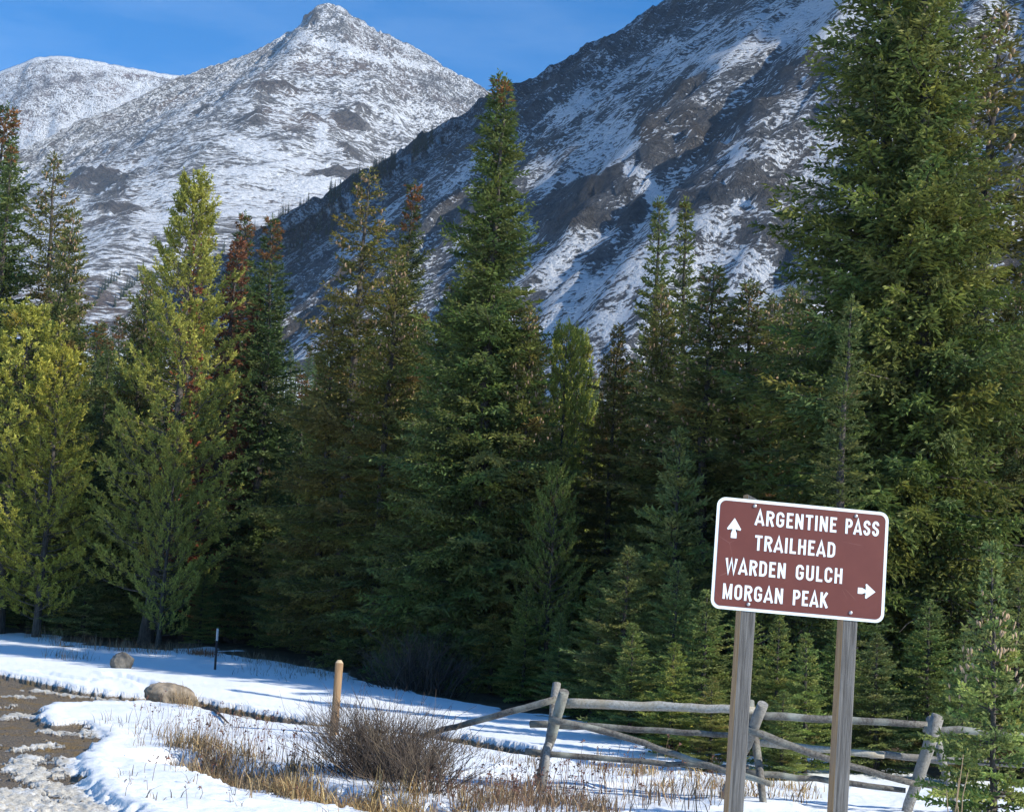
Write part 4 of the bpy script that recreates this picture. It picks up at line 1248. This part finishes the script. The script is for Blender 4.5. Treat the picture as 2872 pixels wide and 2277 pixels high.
        mb.add(v, None, [(9, k, (k + 1) % 9) for k in range(9)])
        link('arrow', mb.mesh('arrow'), m3, t)
    ax, az = U(.1055, .361); arrow(ax, az, .181 * H, .108 * H, .081 * W, .033 * W, True)
    ax, az = U(.8396, .727); arrow(ax, az, .1025 * W, .058 * W, .133 * H, .054 * H, False)
    # bolts
    for u, v in ((.217, .055), (.807, .058), (.2144, .938), (.805, .931)):
        x, z = U(u, v); mb = MB()
        prof = [(0.0105, -0.0016), (0.0105, -0.004), (0.008, -0.008), (0.003, -0.0095)]
        vv = [(x + r * math.cos(a), y, z + r * math.sin(a)) for r, y in prof for a in np.arange(10) / 10 * 6.2832]
        q = [(i * 10 + k, i * 10 + (k + 1) % 10, (i + 1) * 10 + (k + 1) % 10, (i + 1) * 10 + k) for i in range(3) for k in range(10)]
        mb.add(vv + [(x, -0.0098, z)], q, [(30 + k, 30 + (k + 1) % 10, 40) for k in range(10)])
        link('bolt', mb.mesh('bolt', True), m4, t)
    # posts, bevelled, with a less weathered left flank
    for u, topz in ((.216, 0.022), (.806, -0.02)):
        x, _ = U(u, 0); s = 0.0445; bv = 0.007
        prof = [(-s + bv, -s), (s - bv, -s), (s, -s + bv), (s, s - bv), (s - bv, s), (-s + bv, s), (-s, s - bv), (-s, -s + bv)]
        zt = cz + H / 2 + topz; zs = np.linspace(-0.55, zt, 12)
        v = []
        for i, z in enumerate(zs):
            for a, c_ in prof:
                zz = z - (0.018 * (a / s) + 0.012 if i == 11 else 0)
                v.append((a, c_ + s + 0.0052, zz))
        q = [(i * 8 + k, i * 8 + (k + 1) % 8, (i + 1) * 8 + (k + 1) % 8, (i + 1) * 8 + k) for i in range(11) for k in range(8)]
        me = bpy.data.meshes.new('post'); me.from_pydata(v, [], q + [tuple(range(88, 96))]); me.update()
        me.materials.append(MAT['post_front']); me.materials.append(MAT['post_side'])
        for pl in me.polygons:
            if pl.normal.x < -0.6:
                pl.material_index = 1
        o = link('post', me, None, t); o.location = (x, 0, 0)


sign()

# ------------------------------------------------------------------ stakes
def wooden_stake():
    top = pt(950, 1850, 23.4); g = gz(top[0], top[1])
    t = empty('wooden_stake', (top[0], top[1], g), 'tan square wooden post with pale pointed top in the willow shrub', 'stake')
    t.rotation_euler = (0, 0.012, math.radians(9))
    s = 0.058; h = top[2] - g; mb = MB()
    mb.box(-s, s, -s, s, -0.3, h - 0.045)
    me = mb.mesh('shaft'); link('shaft', me, MAT['stake_wood'], t)
    mb = MB(); v = [(-s, -s, h - .0449), (s, -s, h - .0449), (s, s, h - .0449), (-s, s, h - .0449)] + [(a * .45 * s, b * .45 * s, h) for a, b in ((-1, -1), (1, -1), (1, 1), (-1, 1))]
    mb.add(v, [(0, 1, 5, 4), (1, 2, 6, 5), (2, 3, 7, 6), (3, 0, 4, 7), (4, 5, 6, 7)])
    m, n, l, p = nmat('fresh_cut_wood'); p.inputs['Base Color'].default_value = (0.55, 0.42, 0.26, 1); p.inputs['Roughness'].default_value = .8
    link('cap', mb.mesh('cap'), m, t)


def metal_stake():
    top = pt(612, 1762, 37.0); g = gz(top[0], top[1])
    t = empty('metal_stake', (top[0], top[1], g), 'thin dark metal stake with pale tip beside the tall pine', 'stake')
    t.rotation_euler = (0, -0.012, 0.3)
    h = top[2] - g
    m, n, l, p = nmat('rusty_steel'); p.inputs['Base Color'].default_value = (0.05, 0.035, 0.032, 1); p.inputs['Roughness'].default_value = .6; p.inputs['Metallic'].default_value = .3
    m2, n, l, p = nmat('white_stake_paint'); p.inputs['Base Color'].default_value = (0.5, 0.5, 0.48, 1)
    for nm, z0, z1, mm in (('shaft', -0.3, h * .7, m), ('tip', h * .7, h, m2)):
        mb = MB()
        mb.box(-.027, .027, -.006, .006, z0, z1); mb.box(-.006, .006, .0061, .036, z0, z1)
        for k in range(6):
            zz = z0 + (k + .5) * (z1 - z0) / 6; mb.box(-.008, .008, -.014, -.0061, zz - .012, zz + .012)
        link(nm, mb.mesh(nm), mm, t)


wooden_stake(); metal_stake()

# ------------------------------------------------------------------ boulders
def boulder(name, px, py, Y, size, seed, mat, label, flat=0.0):
    import bmesh
    bm = bmesh.new(); bmesh.ops.create_icosphere(bm, subdivisions=5, radius=1.0)
    co = np.array([v.co[:] for v in bm.verts])
    r = np.random.default_rng(seed)
    d = np.ones(len(co))
    for k in range(11):                         # facet planes
        nv = nrm(r.standard_normal(3)); off = r.uniform(0.68, 0.92)
        d = np.minimum(d, np.where(co @ nv > 0.05, off / np.maximum(co @ nv, 0.05), 9))
    P = co * d[:, None]
    P = P * (1 + 0.11 * fbm(co[:, 0] * 2.2 + co[:, 2], co[:, 1] * 2.2 - co[:, 2], 4, seed))[:, None] + co * (0.045 * fbm(co[:, 0] * 9 + co[:, 2] * 4, co[:, 1] * 9, 3, seed + 3))[:, None]
    P = P * np.array(size) / 2
    for v, p_ in zip(bm.verts, P):
        v.co = p_
    me = bpy.data.meshes.new(name); bm.to_mesh(me); bm.free()
    for pl in me.polygons:
        pl.use_smooth = True
    q = pt(px, py, Y); g = gz(q[0], q[1])
    o = link(name, me, mat, None, label=label, category='boulder')
    o.location = (q[0], q[1], g + size[2] * 0.16)
    return o


def on_ground(px, py):
    x, y = gp(px, py); return y


b1 = boulder('boulder', 490, 1962, on_ground(492, 1968) + 0.3, (1.2, 0.9, 0.66), 17, MAT['boulder'], 'large rounded brown boulder beside the muddy track'); b1.rotation_euler = (0.05, 0.22, 0.4)
b2 = boulder('boulder', 343, 1866, on_ground(343, 1872), (0.64, 0.5, 0.56), 12, MAT['boulder_dark'], 'smaller dark angular boulder on the snow below the tall pine'); b2.rotation_euler = (0.0, 0.0, 0.9)

# ------------------------------------------------------------------ willows, grasses, weeds
def shrub(name, px, py, h, spread, n, seed, label, cols, rad=0.006, elong=1.0, cat='shrub', Y=None, splay=0.9):
    global rng
    rng = np.random.default_rng(seed); random.seed(seed)
    x, y = gp(px, py)
    t = empty(name, (x, y, gz(x, y)), label, cat)
    mb = MB()
    for i in range(n):
        bx, by = random.gauss(0, spread * .33) * elong, random.gauss(0, spread * .25)
        zb = gz(x + bx, y + by) - gz(x, y)
        L = h * random.uniform(.45, 1.05) * (1 - 0.35 * min(1, abs(bx) / (spread * elong)))
        d = np.array([bx / spread * splay / elong + random.gauss(0, .42), by / spread * splay + random.gauss(0, .42), 1.0]); d /= np.linalg.norm(d)
        s = np.linspace(0, 1, 6)
        bend = np.array([random.gauss(0, .34), random.gauss(0, .34), random.gauss(0, .12)])
        B = np.array([bx, by, zb - .03]) + d * (L * s)[:, None] + bend * (L * s ** 2)[:, None] + 0.012 * rng.standard_normal((6, 3)) * s[:, None]
        c = np.array(random.choice(cols)) * random.uniform(.6, 1.4)
        r = rad * random.uniform(.7, 1.3)
        mb.tube(B, r * (1 - .75 * s), 3, c, False)
        for q in range(random.randint(3, 6)):
            f = random.uniform(.3, .95); bp = np.array([np.interp(f, s, B[:, k]) for k in range(3)])
            dd = d + np.array([random.gauss(0, .5), random.gauss(0, .5), random.uniform(-.1, .3)]); dd /= np.linalg.norm(dd); l_ = L * random.uniform(.12, .38)
            mb.tube([bp, bp + dd * l_ * .5, bp + dd * l_ + np.array([0, 0, .08 * l_])], [r * .55, r * .4, r * .25], 3, c * 1.1, False)
    me = mb.mesh(name); link('stems', me, MAT['twig'], t)
    return t


WIL = [(0.08, 0.062, 0.05), (0.105, 0.08, 0.062), (0.055, 0.044, 0.038), (0.15, 0.115, 0.08)]
shrub('willow_shrub', 1075, 2175, 0.88, 0.95, 680, 31, 'bare brown willow shrub beside the tan wooden stake, larger one', WIL, 0.0055, 0.85)
shrub('willow_shrub', 965, 2075, 0.75, 0.75, 110, 32, 'thin bare willow shrub right behind the tan wooden stake', WIL + [(0.2, 0.16, 0.11)], 0.0048, 1.0)
shrub('willow_shrub', 1180, 2215, 0.85, 0.7, 140, 33, 'low bare willow shrub at the right end of the ditch', WIL, 0.0055, 0.8)
shrub('dark_thicket', 1175, 1940, 1.5, 1.3, 220, 34, 'dark bare thicket at the wood edge behind the willow', [(0.05, 0.042, 0.036), (0.07, 0.055, 0.045)], 0.011, 1.0)


def blades(name, label, cat, spots, seed, parent=None):
    """spots: (x, y, height, n, spread, colour list, lean)"""
    r = np.random.default_rng(seed)
    vs_ = []; cs = []
    for x, y, h, n, sp, cols, lean in spots:
        bx = x + r.normal(0, sp, n); by = y + r.normal(0, sp, n)
        z = gzv(bx, by)
        L = h * r.uniform(.45, 1.15, n); az = r.uniform(0, 6.283, n); tl = np.abs(r.normal(0, lean, n)) + .05
        d = np.stack([np.cos(az) * tl, np.sin(az) * tl, np.ones(n)], 1); d = nrm(d)
        wv = np.stack([-np.sin(az + r.normal(0, .8, n)), np.cos(az), np.zeros(n)], 1) * (0.0032 + .0035 * r.random(n))[:, None]
        b = np.stack([bx, by, z - .02], 1); m = b + d * (L * .55)[:, None]; t = b + d * L[:, None] + np.stack([np.cos(az), np.sin(az), -np.ones(n) * .5], 1) * (L * tl * .5)[:, None]
        vs_.append(np.stack([b - wv, b + wv, m + wv * .8, m - wv * .8, t + wv * .25, t - wv * .25], 1).reshape(-1, 3))
        c = np.array(cols)[r.integers(0, len(cols), n)] * r.uniform(.7, 1.3, (n, 1)); cs.append(np.repeat(c, 6, 0))
    v = np.vstack(vs_); k = len(v) // 6
    q = (np.arange(k)[:, None] * 6 + np.array([0, 1, 2, 3, 3, 2, 4, 5])[None, :]).reshape(-1, 4)
    o = link(name, new_mesh(name, v, q, None, False, np.vstack(cs)), MAT['grass'], parent, kind='stuff', label=label, category=cat)
    return o


GOLD = [(0.42, 0.30, 0.14), (0.48, 0.36, 0.17), (0.28, 0.17, 0.075), (0.22, 0.13, 0.06)]
BRN = [(0.17, 0.12, 0.075), (0.24, 0.17, 0.10), (0.13, 0.095, 0.06), (0.30, 0.23, 0.14)]
REDB = [(0.19, 0.115, 0.07), (0.15, 0.10, 0.065), (0.30, 0.21, 0.12), (0.24, 0.17, 0.10)]
rs = np.random.default_rng(61)


def along(poly, n, wid_px, h, cnt, sp, cols, lean):
    out = []
    P, _ = resample(np.array(poly, float), n)
    for px, py in P:
        x, y = gp(px + rs.normal(0, wid_px * 1.5), py + rs.normal(0, wid_px)); out.append((x, y, h * rs.uniform(.7, 1.2), cnt, sp, cols, lean))
    return out


g = along([(520, 2105), (640, 2145), (770, 2190), (850, 2212)], 120, 13, .32, 70, .12, BRN + GOLD[:1], .5) + along([(770, 2200), (900, 2226), (1080, 2252), (1300, 2290)], 170, 13, .30, 90, .11, GOLD, .55) + along([(430, 2075), (560, 2110), (700, 2130)], 40, 16, .28, 10, .10, BRN, .45)
blades('dry_grass', 'golden dry grass along the ditch below the willow', 'grass', g, 1)
g = along([(1240, 2262), (1420, 2225), (1560, 2250), (1700, 2270)], 80, 18, .22, 22, .12, REDB, .4) + along([(1640, 2150), (1800, 2175), (1960, 2205), (2160, 2215), (2280, 2220)], 46, 14, .20, 20, .10, GOLD, .5) + along([(1290, 2110), (1420, 2135), (1540, 2150)], 24, 12, .18, 10, .12, BRN, .5) + along([(1750, 2240), (1900, 2250), (2000, 2262)], 30, 12, .4, 5, .10, REDB, .35)
blades('fence_side_grass', 'reddish brown dry grass in the snow along the fence', 'grass', g, 2)
g = along([(420, 2010), (560, 2030), (700, 2060)], 46, 22, .22, 4, .16, BRN, .45) + along([(505, 1975), (540, 1990)], 10, 5, .36, 14, .07, [(0.3, 0.22, 0.12), (0.22, 0.15, 0.08)], .25) + along([(330, 2200), (600, 2230), (900, 2262)], 22, 26, .17, 4, .05, BRN, .55) + along([(280, 2035), (340, 2030), (410, 2050)], 14, 14, .22, 3, .08, BRN, .4)
blades('sparse_stalks', 'thin dry stalks poking through the foreground snow', 'grass', g, 3)
g = along([(100, 1792), (260, 1815), (420, 1832), (560, 1826)], 60, 5, .42, 10, .2, [(0.24, 0.16, 0.09), (0.16, 0.1, 0.06), (0.3, 0.21, 0.13)], .35) + along([(660, 1845), (760, 1860), (860, 1880), (960, 1905)], 40, 5, .32, 8, .2, BRN, .35) + along([(150, 1845), (230, 1850)], 10, 4, .3, 10, .2, BRN, .3) + along([(545, 1836), (590, 1842)], 12, 4, .22, 40, .15, [(0.25, 0.1, 0.05), (0.3, 0.15, 0.08)], .5) + along([(680, 1880), (860, 1895)], 24, 8, .2, 4, .1, BRN, .3)
blades('wood_edge_grass', 'dry brown grass fringe along the edge of the wood', 'grass', g, 4)
# weeds with seed heads
r = np.random.default_rng(91); mb = MB()
for px0, px1, py0, py1, n, h in ((540, 760, 2040, 2150, 90, .36), (1180, 1700, 2190, 2275, 170, .26), (380, 560, 1985, 2060, 26, .28), (760, 860, 2120, 2170, 30, .34), (1560, 2020, 2140, 2260, 60, .34), (320, 900, 2150, 2275, 26, .18)):
    for i in range(n):
        x, y = gp(r.uniform(px0, px1), r.uniform(py0, py1)); z = gz(x, y); L = h * r.uniform(.5, 1.2)
        d = np.array([r.normal(0, .18), r.normal(0, .18), 1]); e = np.array([x, y, z]) + d * L
        c = np.array((0.14, 0.085, 0.055)) * r.uniform(.6, 1.5)
        mb.tube([(x, y, z - .03), (np.array([x, y, z]) + e) / 2 + r.normal(0, .01, 3), e], [.0035, .003, .002], 3, c, False)
        for k in range(r.integers(3, 8)):
            p_ = e + r.normal(0, .018, 3); a, b_, c_ = r.normal(0, .013, (3, 3)); mb.add([p_ + a, p_ + b_, p_ + c_], None, [(0, 1, 2)], np.array((0.12, 0.06, 0.045)) * r.uniform(.6, 1.5))
link('dry_weeds', mb.mesh('dry_weeds'), MAT['twig'], None, kind='stuff', label='dead brown weeds with dark seed heads in the snow', category='weeds')

# pale twigs at the foot of the small spruce
random.seed(4)
def bare_sapling(px, py, tops, label):
    x, y = gp(px, py); y = 13.4; q = pt(px, py, y); g_ = gz(q[0], q[1])
    t = empty('bare_sapling', (q[0], q[1], g_), label, 'sapling')
    mb = MB()
    for k, (tx_, ty_) in enumerate(tops):
        e = pt(tx_, ty_, y + random.uniform(-.1, .1)) - np.array([q[0], q[1], g_])
        mb.tube([(0.02 * k, 0, -.05), e * .35 + np.array([.02 * k, 0, .03]), e * .7, e], [.007, .006, .005, .003], 5, (0.34, 0.24, 0.14), True)
    link('stems', mb.mesh('stems'), MAT['twig'], t)
bare_sapling(2666, 2285, [(2702, 2115), (2655, 2215), (2715, 2165), (2690, 2180)], 'bare tan sapling in front of the small coned spruce')

# fallen stick on the snow behind the track
mb = MB(); pts_ = []
for px, py in ((566, 1993), (600, 1998), (622, 2012), (640, 2026)):
    x, y = gp(px, py); pts_.append((x, y, gz(x, y) + .03))
mb.tube(pts_, [.02, .025, .02, .012], 6, (0.08, 0.06, 0.05))
link('fallen_stick', mb.mesh('fallen_stick'), MAT['twig'], None, label='dark crooked stick lying on the snow right of the big boulder', category='stick')

# clods and stones pressed into the muddy track
r = np.random.default_rng(404); mb = MB(); oct_v = np.array([(1, 0, 0), (-1, 0, 0), (0, 1, 0), (0, -1, 0), (0, 0, 1), (0, 0, -1)], float)
oct_t = [(0, 2, 4), (2, 1, 4), (1, 3, 4), (3, 0, 4), (2, 0, 5), (1, 2, 5), (3, 1, 5), (0, 3, 5)]
cx = r.uniform(-9, 1, 9000); cy = r.uniform(12, 32, 9000)
ok = sd_poly(cx, cy, MUD) < -0.05
cx, cy = cx[ok][:350], cy[ok][:350]; cz_ = gzv(cx, cy)
for x, y, z in zip(cx, cy, cz_):
    k = r.uniform(.01, .028) * (1.6 if r.random() < .06 else 1)
    mb.add(np.array([x, y, z]) + oct_v * r.uniform(.6, 1.3, (6, 3)) * k * np.array([1.2, 1.2, .7]), None, oct_t, np.array((0.10, 0.085, 0.07)) * r.uniform(.5, 2.2))
link('track_stones', mb.mesh('track_stones'), MAT['twig'], None, kind='stuff', label='small stones and clods scattered over the muddy track', category='stones')

# ------------------------------------------------------------------ mountain air
def haze():
    m = bpy.data.materials.new('thin_air'); m.use_nodes = True; n = m.node_tree.nodes; n.remove(n['Principled BSDF'])
    v = n.new('ShaderNodeVolumePrincipled'); v.inputs['Color'].default_value = (0.5, 0.72, 1.0, 1); v.inputs['Density'].default_value = 0.00009; v.inputs['Anisotropy'].default_value = 0.0
    m.node_tree.links.new(v.outputs[0], n['Material Output'].inputs['Volume'])
    mb = MB(); mb.box(-3300, 3300, -3100, 3700, -6, 1180)
    link('haze', mb.mesh('haze'), m, None, kind='stuff', label='thin blue mountain air between the viewer and the peaks', category='haze')


haze()
